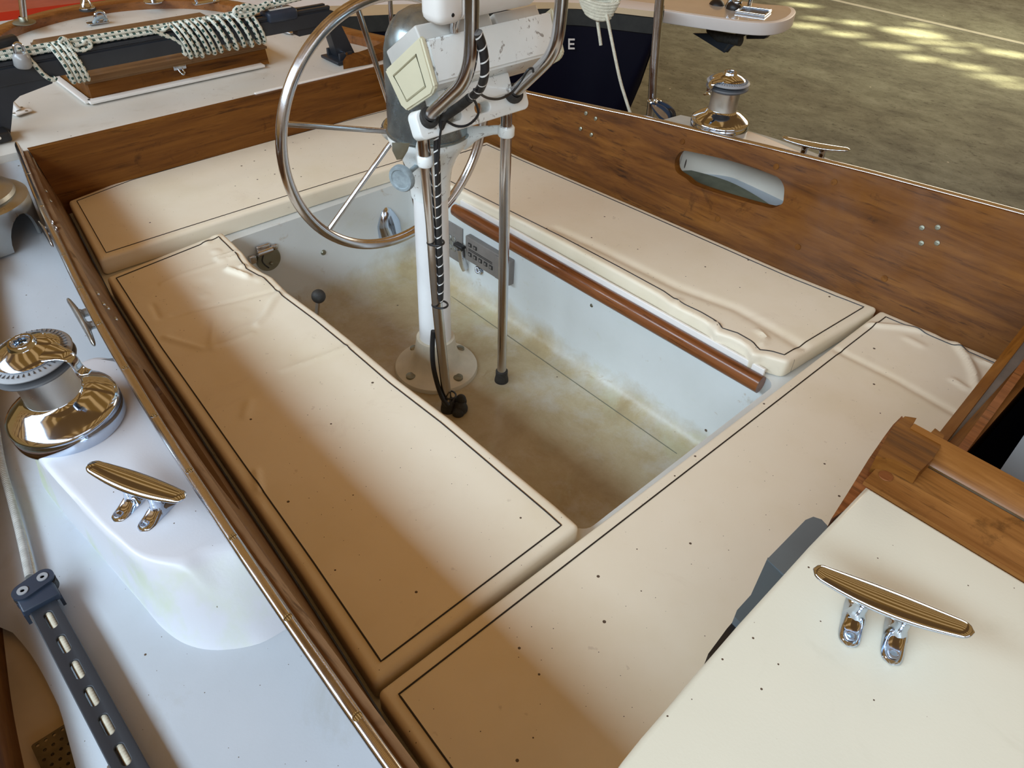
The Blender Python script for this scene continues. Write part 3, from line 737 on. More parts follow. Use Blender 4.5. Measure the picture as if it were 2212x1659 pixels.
# ================================================================== DECK HARDWARE
def winch(root):
    m = MB(); m.lathe([(0,0),(.078,0),(.0785,.003),(.0785,.022),(.0770,.024),(.0770,.026),(.0785,.028),(.0775,.032),(.072,.036),(.060,.045),(.050,.051),(.043,.055),(.0395,.058),(.0385,.060),(0,.060)], n=72); m.build('base', M_CHROME, root)
    m = MB(); m.lathe([(0,.058),(.0385,.058),(.0375,.07),(.0375,.106),(.040,.112),(0,.112)], n=64); m.build('drum', M_DRUM, root)
    m = MB(); m.lathe([(0,.110),(.044,.110),(.0555,.117),(.0565,.119),(.0555,.121),(.040,.1235),(0,.1235)], n=64); m.build('lower_jaw', M_JAWDK, root)
    m = MB(); m.lathe([(0,.1265),(.040,.1265),(.0555,.130),(.0565,.132),(.0545,.1345),(.038,.1375),(0,.1375)], n=64)
    j = m.build('upper_jaw', M_JAW, root)
    m = MB()
    for k in range(46):
        a = 2*PI*k/46; R_ = Matrix.Rotation(a, 3, 'Z'); m.box(R_@Vector((.047,0,.1362)), (.0085,.0012,.0012), R_@Matrix.Rotation(-.16,3,'Y'))
    m.build('grip_rib', M_JAWDK, j)
    m = MB(); m.lathe([(0,.1375),(.043,.1375),(.0435,.1395),(.041,.142),(.030,.1475),(.019,.1515),(.018,.1535),(.0175,.1565),(.0165,.158),(.0135,.158),(.0125,.156),(.0125,.146),(0,.146)], n=64); c = m.build('cap', M_CHROME, root)
    m = MB(); st = []
    for k in range(16):
        a = 2*PI*k/16; r = .0125 if k % 2 == 0 else .0085; st.append((r*math.cos(a), r*math.sin(a)))
    m.plate(rrect(-.0126,-.0126,.0126,.0126,.0125,5), [[(x*.92,y*.92) for x,y in st]], .003, lambda p: p+Vector((0,0,.1545))); m.build('star_socket', M_OLDAL, c)
    # self-tailing feeder arm
    m = MB(); path = curve([(.005,0,.141),(.030,0,.1415),(.052,0,.1405),(.0625,0,.137),(.067,0,.126),(.0685,0,.114),(.073,0,.1095),(.082,0,.110)], 5)
    rs = [interp(p.x, [.005,.030,.052,.063,.070,.082], [.026,.022,.0125,.010,.008,.005]) for p in path]
    m.tube(path, rs, 16, flat=(1,.24), ref=(0,0,1)); m.build('feeder_arm', M_CHROME, root)
def cleat(root, L=.155, h=.046, w=.0175, foot=.036, gap=.021, mat=None, fl=(1,.42)):
    mt = mat or M_CHROME
    N = 50; pts = []; rs = []
    for k in range(N+1):
        t = -1+2*k/N; pts.append((t*L/2, 0, h+.006*t*t)); e = max(0, 1-abs(t)**3.2); rs.append(max(.0010, w*(.55+.45*math.cos(t*PI/2))*(1 if abs(t) < .86 else math.sqrt(max(0,1-((abs(t)-.86)/.14)**2)))))
    m = MB(); m.tube(pts, rs, 24, flat=fl, ref=(0,0,1)); m.build('horn', mt, root)
    for sx in (-1, 1):
        m = MB(); x = sx*gap
        m.tube(curve([(x*.95,0,h),(x*.98,0,h*.62),(x,0,h*.3),(x,0,.003)], 4), [.0095 if k < 3 else .0075+.0010*max(0,k-7) for k in range(13)], 14)
        def ft(u, v):
            t = -1+2*u; wv = .0115*math.sqrt(max(0, 1-abs(t)**6)); y = t*foot; a = -1+2*v
            return Vector((x+a*wv, y, (.0045+.010*math.exp(-(t/.42)**2))*math.sqrt(max(0, 1-abs(a)**4))*(1 if abs(t) < .999 else 0)))
        m.grid(ft, 24, 10); lg = m.build('leg', mt, root)
        for sy in (-1, 1):
            m = MB(); m.lathe([(.0062,.0052),(.0062,.0060),(.0046,.0060),(.0040,.0050),(0,.0048)], (x, sy*foot*.72, 0), n=20); m.build('screw', M_STEEL, lg)

Wn, Wf = Vector((-1.04,.112,.2)), Vector((-1.095,1.845,.2))
w1 = thing('winch', 'chrome self-tailing winch with blue-grey jaws standing on the nearest white plinth', 'winch', Wn, math.radians(38), 'self-tailing winches', world=False); winch(w1)
w1.rotation_euler = (Matrix.Rotation(math.radians(6), 4, 'X') @ Matrix.Rotation(math.radians(38), 4, 'Z')).to_euler(); w1.location = Wn+Vector((0,-.004,-.002))
dup(w1, Wf, math.radians(-100), 'chrome self-tailing winch standing beyond the far coaming, above the oblong slot')
def cl_at(a, b, z): d = b-a; return ((a.x+b.x)/2, (a.y+b.y)/2, z), math.atan2(d.y, d.x), d.length
a, b = Pz(198,1010,.247), Pz(395,1080,.247); loc, rz, L = cl_at(a, b, .2)
c1 = thing('mooring_cleat', 'shiny horn cleat on the nearest white plinth, forward of the winch', 'cleat', loc, rz, 'polished horn cleats', world=False); cleat(c1)
a, b = Pz(1685,300,.247), Pz(1838,328,.247); loc, rz, L = cl_at(a, b, .2); c2 = dup(c1, loc, rz, 'horn cleat seen edge-on above the far coaming, beside the far winch')
a, b = Pz(1750,1235,.347), Pz(2103,1375,.347); loc, rz, L = cl_at(a, b, .301); c3 = dup(c1, loc, rz, 'large shiny horn cleat on the cream cabin top beside the teak hatch rail')
c2.scale = (1.08,1,1)
# cleats bolted sideways on the outer face of the near coaming
for (pa, pb, lab, mt) in (((150,645),(208,745),'dull metal cleat bolted sideways outside the near coaming, beside the chrome winch', M_OLDAL), ((86,480),(116,531),'small metal cleat mostly hidden outside the near coaming, beside the dull old winch', M_STEEL)):
    a, b = Pz(*pa, .165), Pz(*pb, .165); d = b-a
    t = thing('coaming_cleat', lab, 'cleat', (0,0,0), 0, 'cleats outside the near coaming', world=False); k = d.length/.155
    cleat(t, foot=.02, mat=mt, w=.0125, fl=(.9,.85))
    ce = (a+b)/2; X_ = d.normalized(); face = yN_rail(ce.x)+.008-ce.y
    Z_ = Vector((0,-1,0)); Z_ = (Z_-X_*Z_.dot(X_)).normalized(); Y_ = Z_.cross(X_)
    o = ce-Z_*max(.02, min(.06, face)); sc = (k, 1, max(.02, min(.06, face))/.046)
    M4 = Matrix(((X_.x*sc[0],Y_.x,Z_.x*sc[2],o.x),(X_.y*sc[0],Y_.y,Z_.y*sc[2],o.y),(X_.z*sc[0],Y_.z,Z_.z*sc[2],o.z),(0,0,0,1))); t.matrix_world = M4

# old bare winch on its arched aluminium stand, at the left edge
ow = Vector((-1.90,.192,.105))
t = thing('winch', 'dull old open-top winch of grey metal on an arched stand at the left edge', 'winch', ow)
m = MB(); Rr = .118
def wrapc(p):
    a = p.x/Rr; r = Rr-p.z*1.0; return ow+Vector((r*math.cos(a), r*math.sin(a), p.y))
arch = [(.03+.0,.0)]; Lc = 2*PI*Rr
def archpts(c, w_, h_): return [(c-w_,-.0)]+[(c-w_*math.cos(q)*1.0, h_*math.sin(q)) for q in [PI*k/12 for k in range(1,12)]]+[(c+w_,0)]
outl = [(0,0)]+archpts(.075,.045,.070)[::1]+[(Lc*.5-.05,0)]+archpts(Lc*.5+.02,.045,.070)+[(Lc-.0005,0),(Lc-.0005,.088),(0,.088)]
m.plate(outl, [], .006, wrapc, cuts=[(0,.012)]); m.lathe([(0,.094),(Rr-.012,.094),(Rr,.088),(Rr-.006,.084),(0,.084)], ow, n=56); m.build('stand', M_OLDAL, t)
m = MB(); m.lathe([(0,.094),(.094,.094),(.097,.098),(.094,.106),(.078,.112),(.060,.124),(.049,.145),(.044,.170),(.045,.195),(.051,.215),(.055,.226),(.054,.234),(.042,.239),(.022,.239),(.020,.233),(0,.233)], ow, n=56); m.build('drum', M_OLDAL, t)

# genoa track with end stop
t = thing('genoa_track', 'dark slotted sheet track screwed to the white deck at the lower left', 'track', (-.6,-.035,.085))
TY = -.035
m = MB(); slots = [stadium(-.8365+.0462*k, 0, .031, .0105) for k in range(12)]
m.plate(rrect(-.866,-.0165,-.28,.0165,.002), slots, .007, lambda p: Vector((p.x, p.y+TY, p.z+.103)), bevel=.001)
m.build('bar', M_DKGREY, t)
m = MB()
for sy in (-1, 1): m.box((-.573, TY+sy*.0125, .0945), (.586,.006,.017))
m.build('flange', M_DKGREY, t)
m = MB(); m.tube([(-.86+.02*k, TY+.0012, .1028) for k in range(30)], .0048, 12); m.build('control_line', M_ROPE, t)
t = thing('track_end_stop', 'dark blue-grey pulley block with two sheaves clamped on the track end', 'pulley', (-.875,TY,.10))
ce = Vector((-.879, TY, 0)); ang = math.radians(90)
m = MB()
q1, q2 = Pz(49,1277,.122), Pz(92,1247,.122); mid = (q1+q2)/2; dd = (q2-q1).normalized()
for zc_, th in ((.1205,.004),(.1055,.004)):
    pl_ = []
    for k in range(13): a = PI/2+PI*k/12; pl_.append(q1+Matrix.Rotation(0,3,'Z')@(dd*math.cos(a)*.0135+Vector((-dd.y,dd.x,0))*math.sin(a)*.0135))
    for k in range(13): a = -PI/2+PI*k/12; pl_.append(q2+(dd*math.cos(a)*.0135+Vector((-dd.y,dd.x,0))*math.sin(a)*.0135))
    m.prism([(p.x,p.y,0) for p in pl_], (0,0,zc_-th/2), (0,0,zc_+th/2))
m.build('cheek', M_BLOCK, t)
for q in (q1, q2):
    m = MB(); m.lathe([(0,.1045),(.0135,.1045),(.0135,.107),(.0105,.110),(.0105,.114),(.0135,.1175),(.0135,.119),(0,.119)], (q.x+.004,q.y,-.001), n=36); sh = m.build('sheave', M_BLACK, t)
    m = MB(); m.lathe([(.0068,.1222),(.0068,.1238),(.0028,.1238),(.0025,.1225),(0,.1225)], (q.x,q.y,0), n=24); m.build('rivet', M_JAW, t)
m = MB(); m.bbox((mid.x+.020, TY, .112), (.026,.046,.014), .003); m.box((mid.x+.02,TY-.0215,.100),(.024,.004,.02)); m.box((mid.x+.02,TY+.0215,.100),(.024,.004,.02)); m.build('clamp', M_BLOCK, t)
# control line leading aft from the end stop
m = MB(); q = [Pz(*p, .098) for p in ((64,1247),(45,1160),(22,1070),(2,1000),(-12,920),(-22,860))]; m.tube(curve([(p.x,p.y,p.z) for p in q], 8), .0058, 12)
tag(m.build('control_line', M_ROPEGREY), 'grey braided line leading aft along the deck from the track end stop', 'rope')
m = MB(); q = [Pz(*p, .096) for p in ((76,1247),(62,1190),(40,1115),(18,1040),(4,980),(-8,900))]; m.tube(curve([(p.x,p.y,p.z) for p in q], 8), .0028, 10)
tag(m.build('thin_line', M_ROPE), 'thin white cord lying just inboard of the grey line on the deck', 'rope')

# toe rail, stern rail
def sweep_rail(pts, w_, h_, zf, name, mat, label, cat):
    P = curve([(x,y,0) for x,y in pts], 8); m = MB(); vs = []; n = len(P)
    for i in range(n):
        a, b = P[max(0,i-1)], P[min(n-1,i+1)]; t_ = (b-a).normalized(); nn = Vector((-t_.y,t_.x,0)); z = zf(P[i].x)
        pf = [(-w_/2,-.01),(-w_/2+.002,h_*.85),(-w_/2+.008,h_),(w_/2-.008,h_),(w_/2-.002,h_*.85),(w_/2,-.01)]
        for (o, h) in pf: vs.append(P[i]+nn*o+Vector((0,0,z+h)))
    fs = [(i*6+k, (i+1)*6+k, (i+1)*6+(k+1) % 6, i*6+(k+1) % 6) for i in range(n-1) for k in range(6)]+[tuple(range(6)), tuple((n-1)*6+k for k in range(6))]
    m.add(vs, fs); o = m.build(name, mat); tag(o, label, cat); return o
SR = OUT[1:9]
sweep_rail(OUT[6:17]+[(-2.25,1.69)], .062, .035, lambda x: interp(x, [-3.4,-2.2,-1.6], [.143,.143,.11]), 'stern_toe_rail', wood('dark_curved_teak', 1, ((.10,.035,.01),(.21,.075,.018),(.31,.12,.035)), .3, .4), 'varnished teak toe rail curving round the stern behind the hatch', 'rail')
sweep_rail(OUT[0:7], .055, .085, lambda x: .052, 'side_toe_rail', M_TEAKX, 'worn teak toe rail at the lower left corner outside the slotted track', 'rail')
# perforated drain plate on the ledge
hx = []
for i in range(7):
    for j in range(5): hx.append([(-.667+.0115*i+.0022*math.cos(a), -.107+.0095*j+(.0047 if i % 2 else 0)+.0022*math.sin(a)) for a in [2*PI*k/8 for k in range(8)]])
m = MB(); m.plate(rrect(-.672,-.113,-.575,-.062,.003), hx, .002, lambda p: p+Vector((0,0,.060))); tag(m.build('drain_plate', simple('grimy_brass_plate', (.12,.095,.05), .5, .5, .4, 40)), 'small grimy perforated plate in the recess at the bottom left corner', 'plate')

# ================================================================== STERN
t = thing('locker_hatch', 'teak locker hatch on the white stern deck, partly hidden by the rope-wrapped beam', 'hatch', (-2.69,.94,.15))
def frus(x0_,y0_,x1_,y1_,z0,X0,Y0,X1,Y1,z1): return [(x0_,y0_,z0),(x1_,y0_,z0),(x1_,y1_,z0),(x0_,y1_,z0),(X0,Y0,z1),(X1,Y0,z1),(X1,Y1,z1),(X0,Y1,z1)]
FB = [(0,1,2,3),(4,5,6,7),(0,1,5,4),(1,2,6,5),(2,3,7,6),(3,0,4,7)]
m = MB(); m.add(frus(-2.930,.650,-2.448,1.222,.150,-2.920,.655,-2.468,1.226,.193), FB, True); m.build('coaming_box', M_TEAKY, t)
m = MB(); m.add(frus(-2.932,.648,-2.466,1.232,.192,-2.932,.648,-2.466,1.232,.199), FB, True); m.add(frus(-2.928,.652,-2.470,1.228,.199,-2.922,.658,-2.478,1.222,.209), FB, True); m.build('lid', M_TEAKTOP, t)
m = MB(); m.bbox((-2.44,.915,.153), (.03,.56,.008), .002); m.bbox((-2.68,.635,.153),(.48,.02,.008),.002); m.build('flange', M_WHITEPL, t)
L0 = Px(388,148,-2.452); m = MB(); m.bbox((L0.x+.004, L0.y, L0.z+.004), (.003,.040,.012), .003); m.build('catch_plate', M_CHROME, t)
m = MB(); m.tube(curve([(L0.x+.004,L0.y-.006,L0.z),(L0.x+.016,L0.y-.005,L0.z-.008),(L0.x+.020,L0.y,L0.z-.012),(L0.x+.016,L0.y+.005,L0.z-.008),(L0.x+.004,L0.y+.006,L0.z)], 5), .003, 10); m.build('catch_eye', M_CHROME, t)
p = Pz(40,240,.152)
t = thing('hook_bracket', 'small white plastic hook screwed to the left corner of the stern deck', 'hook', p)
m = MB(); m.bbox(p, (.055,.050,.004), .004, Matrix.Rotation(.3,3,'Z')); m.build('plate', M_WHITEPL, t)
m = MB(); m.tube([p+Vector((.0,0,.002)), p+Vector((-.01,-.005,.02)), p+Vector((-.028,-.02,.034))], [.010,.006,.004], 10); m.build('horn', M_WHITEPL, t)
for dx, dy in ((.018,.016),(-.018,.014),(.016,-.016),(-.016,-.018)):
    m = MB(); screwhead(m, p+Vector((dx,dy,.0022)), (0,0,1), .004, .001); m.build('screw', M_SCREW, t)

# traveller beam on two legs
BX = -2.352
t = thing('mainsheet_traveller', 'dark grey traveller beam on two legs spanning the stern deck', 'traveller', (BX,.9,.15))
m = MB(); sec = [(-.022,.272),(.022,.272),(.024,.276),(.024,.312),(.018,.314),(.018,.317),(.021,.319),(.021,.326),(.008,.326),(.008,.320),(-.008,.320),(-.008,.326),(-.021,.326),(-.021,.319),(-.018,.317),(-.018,.314),(-.024,.312),(-.024,.276)]
yA, yB = .30, 1.405
m.prism([(BX+x, yA, z) for x, z in sec], (0,0,0), (0,yB-yA,0)); m.build('beam', M_DKGREY, t)
def legpoly(pxs, hw, name='leg'):
    m = MB(); P = [Px(px, py, BX) for px, py in pxs]; m.prism(P, (-hw,0,0), (hw,0,0)); return m.build(name, M_DKGREY, t)
lg = legpoly([(636,62),(704,42),(700,18),(716,22),(766,125),(750,140),(722,118),(704,62),(640,76)], .019)
m = MB(); f = Px(735,134,BX); m.bbox((BX, f.y, .154), (.105,.085,.010), .003)
for sx in (-1,1): m.bbox((BX+sx*.036, f.y, .168), (.010,.05,.026), .002)
m.build('foot', M_DKGREY, lg)
m = MB(); m.tube([(BX-.045,f.y,.178),(BX+.045,f.y,.178)], .005, 10); m.build('pin', M_CHROME, lg)
lg = legpoly([(-60,215),(-60,190),(110,160),(108,176),(38,203),(24,216),(20,262),(16,300),(-25,305),(-40,260)], .019)
m = MB(); f = Pz(8,312,.16); m.bbox((BX+.02, f.y, .162), (.085,.062,.026), .006); m.build('foot', M_BLACK, lg)
m = MB(); screwhead(m, (BX+.065, f.y+.002, .165), (1,0,.3), .004, .002); m.build('screw', M_WHITEPL, lg)
c0 = Px(604,40,BX)
t = thing('traveller_car', 'blue-grey traveller car with a pale strip on the right part of the beam', 'car', (BX,c0.y,.326))
m = MB(); m.bbox((BX,c0.y,.322), (.060,.105,.034), .010); m.build('body', M_BLOCK, t)
m = MB(); m.bbox((BX+.010,c0.y,.3405), (.012,.075,.003), .001); m.build('strip', M_WHITEPL, t)
m = MB(); m.tube(curve([(BX,c0.y-.01,.34),(BX-.004,c0.y-.006,.362),(BX-.002,c0.y+.008,.366),(BX,c0.y+.012,.34)], 5), .004, 10); m.build('shackle', M_CHROME, t)
p = Pz(628,68,.150); t = thing('deck_plate', 'small tarnished plate on the stern deck under the right end of the beam', 'plate', p)
m = MB(); m.bbox(p+Vector((0,0,.003)), (.05,.06,.006), .002, Matrix.Rotation(.3,3,'Z')); m.build('plate', M_STEEL, t)
m = MB(); m.tube(curve([p+Vector((-.012,-.018,.004)), p+Vector((-.010,-.010,.018)), p+Vector((-.010,.010,.018)), p+Vector((-.012,.018,.004))], 4), .004, 8); m.build('eye', M_STEEL, t)
b = Px(846,60,-2.50); t = thing('pulpit_pipe', 'thin dark steel tube seen through the wheel beside the dome', 'pipe', (b.x,b.y,.17))
m = MB(); m.tube([(b.x,b.y,.165),(b.x,b.y+.004,.75)], .0085, 14); m.build('tube', M_STEEL, t)
# the wrapped mainsheet
wr = [390,402,414,427,440,453,470,486,503,518,536,550]
ys = [Px(px, 110-(px-390)*.30, BX).y for px in wr]
pts = []
for i, y in enumerate(ys):
    yn = ys[i+1] if i+1 < len(ys) else y+.012; rz_ = .0025*random.uniform(-1,1)
    for k in range(16):
        a = 2*PI*k/16+PI/2; ex = .033+.002*math.sin(i*2.3); top = math.sin(a) > 0
        zz = .299+(.046 if top else .052+rz_*2)*math.sin(a); lean = -.016*math.sin(a)
        pts.append((BX+ex*math.cos(a)*-1, lerp(y, yn, k/16)+lean, zz))
run = [(BX+.004,.30,.334),(BX+.006,.52,.334),(BX+.003,.70,.3345),(BX+.006,.84,.334),(BX+.012,ys[0]-.03,.340)]
m = MB(); m.tube(curve(run+pts[::1], 4), .0062, 10)
t = thing('mainsheet', 'white rope with green flecks wound many times round the traveller beam', 'rope', (BX,.9,.33))
m.build('wound_strand', M_ROPEG, t)
def strand(P, nm, r=.0062, mt=None, par=None): m = MB(); m.tube(curve(P, 7), r, 10); return m.build(nm, mt or M_ROPEG, par or t)
strand([(BX-.009,.30,.334),(BX-.009,.55,.334),(BX-.010,.8,.334),(BX-.008,ys[0],.336),(BX-.008,ys[5],.337),(BX-.006,1.10,.337),(BX-.005,1.2,.352),(BX,1.34,.36)], 'laid_strand')
strand([(BX-.001,.30,.343),(BX-.002,.6,.345),(BX-.003,.85,.344),(BX-.002,1.0,.344),(BX,1.10,.346),(BX+.008,1.17,.350),(BX+.012,1.26,.356),(BX+.006,1.36,.362)], 'laid_strand')
q = [Px(*p, BX+.02) for p in ((320,60),(330,66),(350,74),(375,84),(392,97),(396,112),(402,118))]; strand([tuple(p) for p in q], 'crossing_strand')
q = [Px(*p, BX+.025) for p in ((510,22),(530,12),(556,15),(580,6),(548,28),(520,34),(506,26),(514,16),(536,20),(570,18))]; strand([tuple(p) for p in q], 'knot_strand')
pts = []
ys2 = [Px(px, py, BX).y for px, py in ((120,110),(131,108),(143,104),(152,104))]
for i, y in enumerate(ys2):
    yn = ys2[i+1] if i+1 < len(ys2) else y+.012
    for k in range(16):
        a = 2*PI*k/16+PI/2; zz = .298+(.047 if math.sin(a) > 0 else .054)*math.sin(a); pts.append((BX-(.033)*math.cos(a), lerp(y,yn,k/16)-.012*math.sin(a), zz))
strand(pts, 'wound_strand')
q = [Px(*p, BX+.028) for p in ((52,112),(62,126),(75,140),(90,157),(104,168),(116,172),(120,166))]; strand([tuple(p) for p in q], 'hanging_strand')
q = [Px(*p, BX+.022) for p in ((128,92),(134,84),(142,86),(150,97),(168,108),(185,106),(196,98),(192,88),(184,86),(178,94),(160,98))]; strand([tuple(p) for p in q], 'loop_strand')
p = Px(36,112,BX); t = thing('shackle_block', 'smoky grey swivel cup with chrome shackle on the left end of the beam', 'block', p)
m = MB(); m.lathe([(0,-.024),(.016,-.024),(.021,-.018),(.021,.004),(.015,.012),(0,.012)], p+Vector((.03,0,-.008)), (0,.15,1), 28); m.build('cup', M_CLEARGREY, t)
m = MB(); m.tube(curve([p+Vector((.03,-.010,.006)), p+Vector((.03,-.008,.022)), p+Vector((.03,.002,.028)), p+Vector((.03,.011,.02)), p+Vector((.03,.010,.005))], 5), .0042, 10); m.build('shackle', M_CHROME, t)
q = Px(10,96,BX); m = MB(); m.bbox(q+Vector((-.01,-.03,0)), (.03,.13,.022), .006, Matrix.Rotation(.1,3,'X')); m.build('cam_arm', M_BLACK, t)

# pulpit legs and pad eyes on the stern rail
def stanchion(px, py, topx, r, lab, zb=.178):
    b = Pz(px, py, zb); k = Px(topx, -120, b.x-.02); d = (k-b).normalized(); t = thing('stern_pulpit_leg', lab, 'pipe', b)
    m = MB(); m.tube([b, b+d*.55], r, 16); m.build('tube', M_STEEL, t)
    m = MB(); m.lathe([(0,0),(.036,0),(.038,.003),(.034,.006),(r+.003,.008),(r+.002,.02),(r,.022)], b, (0,0,1), 28); m.build('foot_plate', M_SCREW, t)
stanchion(53,50,34,.0115,'leftmost upright chrome pulpit tube standing on the stern rail')
b = Pz(190,22,.178); t = thing('stern_pulpit_leg', 'chrome pulpit foot with black seal on the stern rail, left of centre', 'pipe', b)
m = MB(); m.tube([b+Vector((0,0,.02)), b+Vector((-.06,-.01,.34))], .012, 16); m.build('tube', M_STEEL, t)
m = MB(); m.lathe([(0,.004),(.027,.004),(.028,.008),(.022,.014),(.016,.032),(.015,.036),(0,.036)], b, (-.1,0,1), 28); m.build('socket', M_CHROME, t)
m = MB(); m.lathe([(0,0),(.029,0),(.029,.006),(0,.006)], b, (0,0,1), 28); m.build('seal', M_RUBBER, t)
b = Pz(332,4,.178); t = thing('stern_pulpit_leg', 'pulpit tube foot cut off by the top edge, beyond the hatch lid', 'pipe', b)
m = MB(); m.tube([b, b+Vector((-.03,.02,.4))], .011, 14); m.build('tube', M_STEEL, t)
m = MB(); m.lathe([(0,0),(.036,0),(.037,.004),(.014,.008),(0,.008)], b, (0,0,1), 28); m.build('foot_plate', M_CHROME, t)
b = Pz(445,6,.178); t = thing('fairlead', 'chrome fairlead on the stern rail at the top edge', 'fairlead', b)
m = MB(); m.bbox(b+Vector((0,0,.002)), (.03,.10,.005), .002); m.build('base', M_CHROME, t)
for s_ in (-1,1):
    m = MB(); m.tube(curve([b+Vector((0,s_*.035,.0)), b+Vector((0,s_*.038,.02)), b+Vector((0,s_*.018,.034))], 4), .005, 10); m.build('horn', M_CHROME, t)
b = Pz(212,50,.150); t = thing('pad_eye', 'small pad eye with grey shackle on the deck behind the hatch', 'pad eye', b)
m = MB(); m.bbox(b+Vector((0,0,.003)), (.03,.075,.006), .003); m.build('base', M_CHROME, t)
m = MB(); rg = [b+Vector((.006, .012+.018*math.cos(a), .022+.018*math.sin(a))) for a in [2*PI*k/20 for k in range(20)]]; m.tube(rg, .0055, 10, closed=True); m.build('ring', M_CHROME, t)
m = MB(); m.tube(curve([b+Vector((.014,-.02,.006)), b+Vector((.016,-.006,.018)), b+Vector((.017,.014,.022)), b+Vector((.014,.03,.010))], 5), .0058, 10); m.build('shackle', M_OXID, t)

# ================================================================== STEERING
PC = Vector((-1.312, 1.006, -.34))
t = thing('steering_pedestal', 'white steering pedestal with galvanised dome and six-spoked steel wheel in the foot well', 'pedestal', PC)
m = MB(); m.lathe([(0,0),(.114,0),(.1145,.006),(.1125,.012),(.100,.016),(.078,.024),(.066,.040),(.058,.065),(.052,.100),(.051,.109),(0,.109)], PC, n=72); m.build('base_flange', M_POSTBASE, t)
for px, py in ((888,748),(1000,750),(890,812),(992,818)):
    q = Pz(px, py, -.34+.0175); d = Vector((q.x-PC.x, q.y-PC.y, 0)).normalized()*.089; q = PC+d+Vector((0,0,.0185))
    m = MB(); m.lathe([(.0135,-.003),(.0135,.003),(.0115,.0045),(0,.0045)], q, n=24); m.box(q+Vector((0,0,.0046)), (.020,.002,.001), Matrix.Rotation(px*.01,3,'Z')); m.build('bolt', M_SCREW, t)
m = MB(); m.lathe([(0,.10),(.0425,.10),(.0415,.30),(.0405,.545),(0,.545)], PC, n=56); m.build('post', M_POST, t)
m = MB(); m.lathe([(.041,.520),(.0455,.522),(.0465,.53),(.0475,.56),(.052,.59),(.064,.620),(.080,.645),(.0875,.655),(.0905,.663),(.0905,.676),(0,.676)], PC, n=72); m.build('bowl', M_ENAMEL, t)
m = MB(); m.lathe([(.0925,.674),(.0935,.677),(.0925,.680),(.0895,.681),(.0885,.69),(.0885,.822),(.0865,.850),(.0805,.876),(.070,.898),(.055,.915),(.036,.926),(.016,.931),(0,.932)], PC, n=84); m.build('dome_cover', M_GALV, t)
m = MB(); q = Px(862,320,-1.235); m.prism([q+Vector(a) for a in ((-.008,-.006,.012),(.018,.006,.016),(.012,.003,-.002),(.002,-.004,-.022),(-.006,-.008,-.004))], (0,-.005,0), (.006,.005,0)); m.build('lock_pawl', M_SCREW, t)
q = Px(868,385,-1.262); s_ = Vector((PC.x+.02, PC.y-.04, q.z+.004)); ax = (q-s_).normalized()
m = MB(); m.lathe([(0,-.008),(.026,-.008),(.0295,-.005),(.0295,.004),(.027,.008),(.022,.008),(.020,.006),(0,.006)], q, ax, 44); kn = m.build('friction_knob', M_OXID, t)
m = MB(); m.tube([s_, q], .0055, 12); m.lathe([(0,0),(.011,0),(.011,.008),(0,.008)], s_, ax, 16); m.build('knob_shaft', M_OXID, kn)

# wheel
WC = Vector((-1.45, 1.007, .295)); WR = .288
m = MB(); m.tube([WC+Vector((0, WR*math.cos(a), WR*math.sin(a))) for a in [2*PI*k/96 for k in range(96)]], .0125, 20, closed=True, ref=(1,0,0)); whl = m.build('steering_wheel', M_STEEL, t); whl['label'] = 'six-spoked polished steel steering wheel'
for a in (164,104,44,-16,-76,-136):
    a = math.radians(a); m = MB(); d = Vector((0, math.cos(a), math.sin(a))); m.tube([WC+d*.02+Vector((.022,0,0)), WC+d*.05+Vector((.018,0,0)), WC+d*(WR-.006)], .0062, 14, ref=(1,0,0)); m.build('spoke', M_STEEL, whl)
m = MB(); m.lathe([(0,-.016),(.020,-.016),(.027,-.010),(.029,.004),(.027,.028),(.020,.034),(0,.034)], WC, (1,0,0), 40); m.tube([WC+Vector((.02,0,0)), WC+Vector((.06,0,0))], .013, 16); m.build('hub', M_CHROME, whl)

# guard tubes
LT = [(-1.156,.919,-.335),(-1.156,.895,0),(-1.156,.886,.216),(-1.157,.877,.355),(-1.158,.875,.405),(-1.152,.876,.435),(-1.128,.876,.460),(-1.071,.876,.510),(-1.040,.876,.540),(-1.022,.876,.575),(-1.016,.876,.62),(-1.015,.876,.72),(-1.015,.876,.95)]
RT = [(-1.153,1.106,-.335),(-1.153,1.099,.046),(-1.153,1.094,.24),(-1.153,1.093,.36),(-1.154,1.093,.41),(-1.148,1.093,.435),(-1.122,1.094,.462),(-1.062,1.094,.520),(-1.040,1.094,.545),(-1.026,1.094,.575),(-1.021,1.094,.62),(-1.020,1.094,.72),(-1.020,1.094,.95)]
t = thing('pedestal_guard', 'pair of steel grab tubes standing beside the pedestal with white brackets', 'guard rail', (-1.155,1.01,-.34))
for P, nm in ((LT,'L'),(RT,'R')):
    C_ = []
    for i in range(len(P)): C_.append(P[i])
    m = MB(); m.tube(curve(C_[:3],3)[:-1]+curve(C_[2:], 8), .0125, 22); m.build('tube', M_STEEL, t)
    m = MB(); a = Vector(P[6]).lerp(Vector(P[5]), .5); d = (Vector(P[7])-Vector(P[6])).normalized(); m.lathe([(.0127,-.007),(.019,-.007),(.0205,-.003),(.0205,.003),(.019,.007),(.0127,.007)], a, d, 26); m.build('rubber_grommet', M_RUBBER, t)
def ring(c, nm='clamp_ring', r=.0165, h=.022, axis=(0,0,1), mt=M_ENAMEL):
    m = MB(); m.lathe([(.0122,-h/2),(r-.002,-h/2),(r,-h/2+.003),(r,h/2-.003),(r-.002,h/2),(.0122,h/2)], c, axis, 28); return m.build(nm, mt, t)
ring((-1.157,.877,.356)); ring((-1.153,1.093,.364), r=.018)
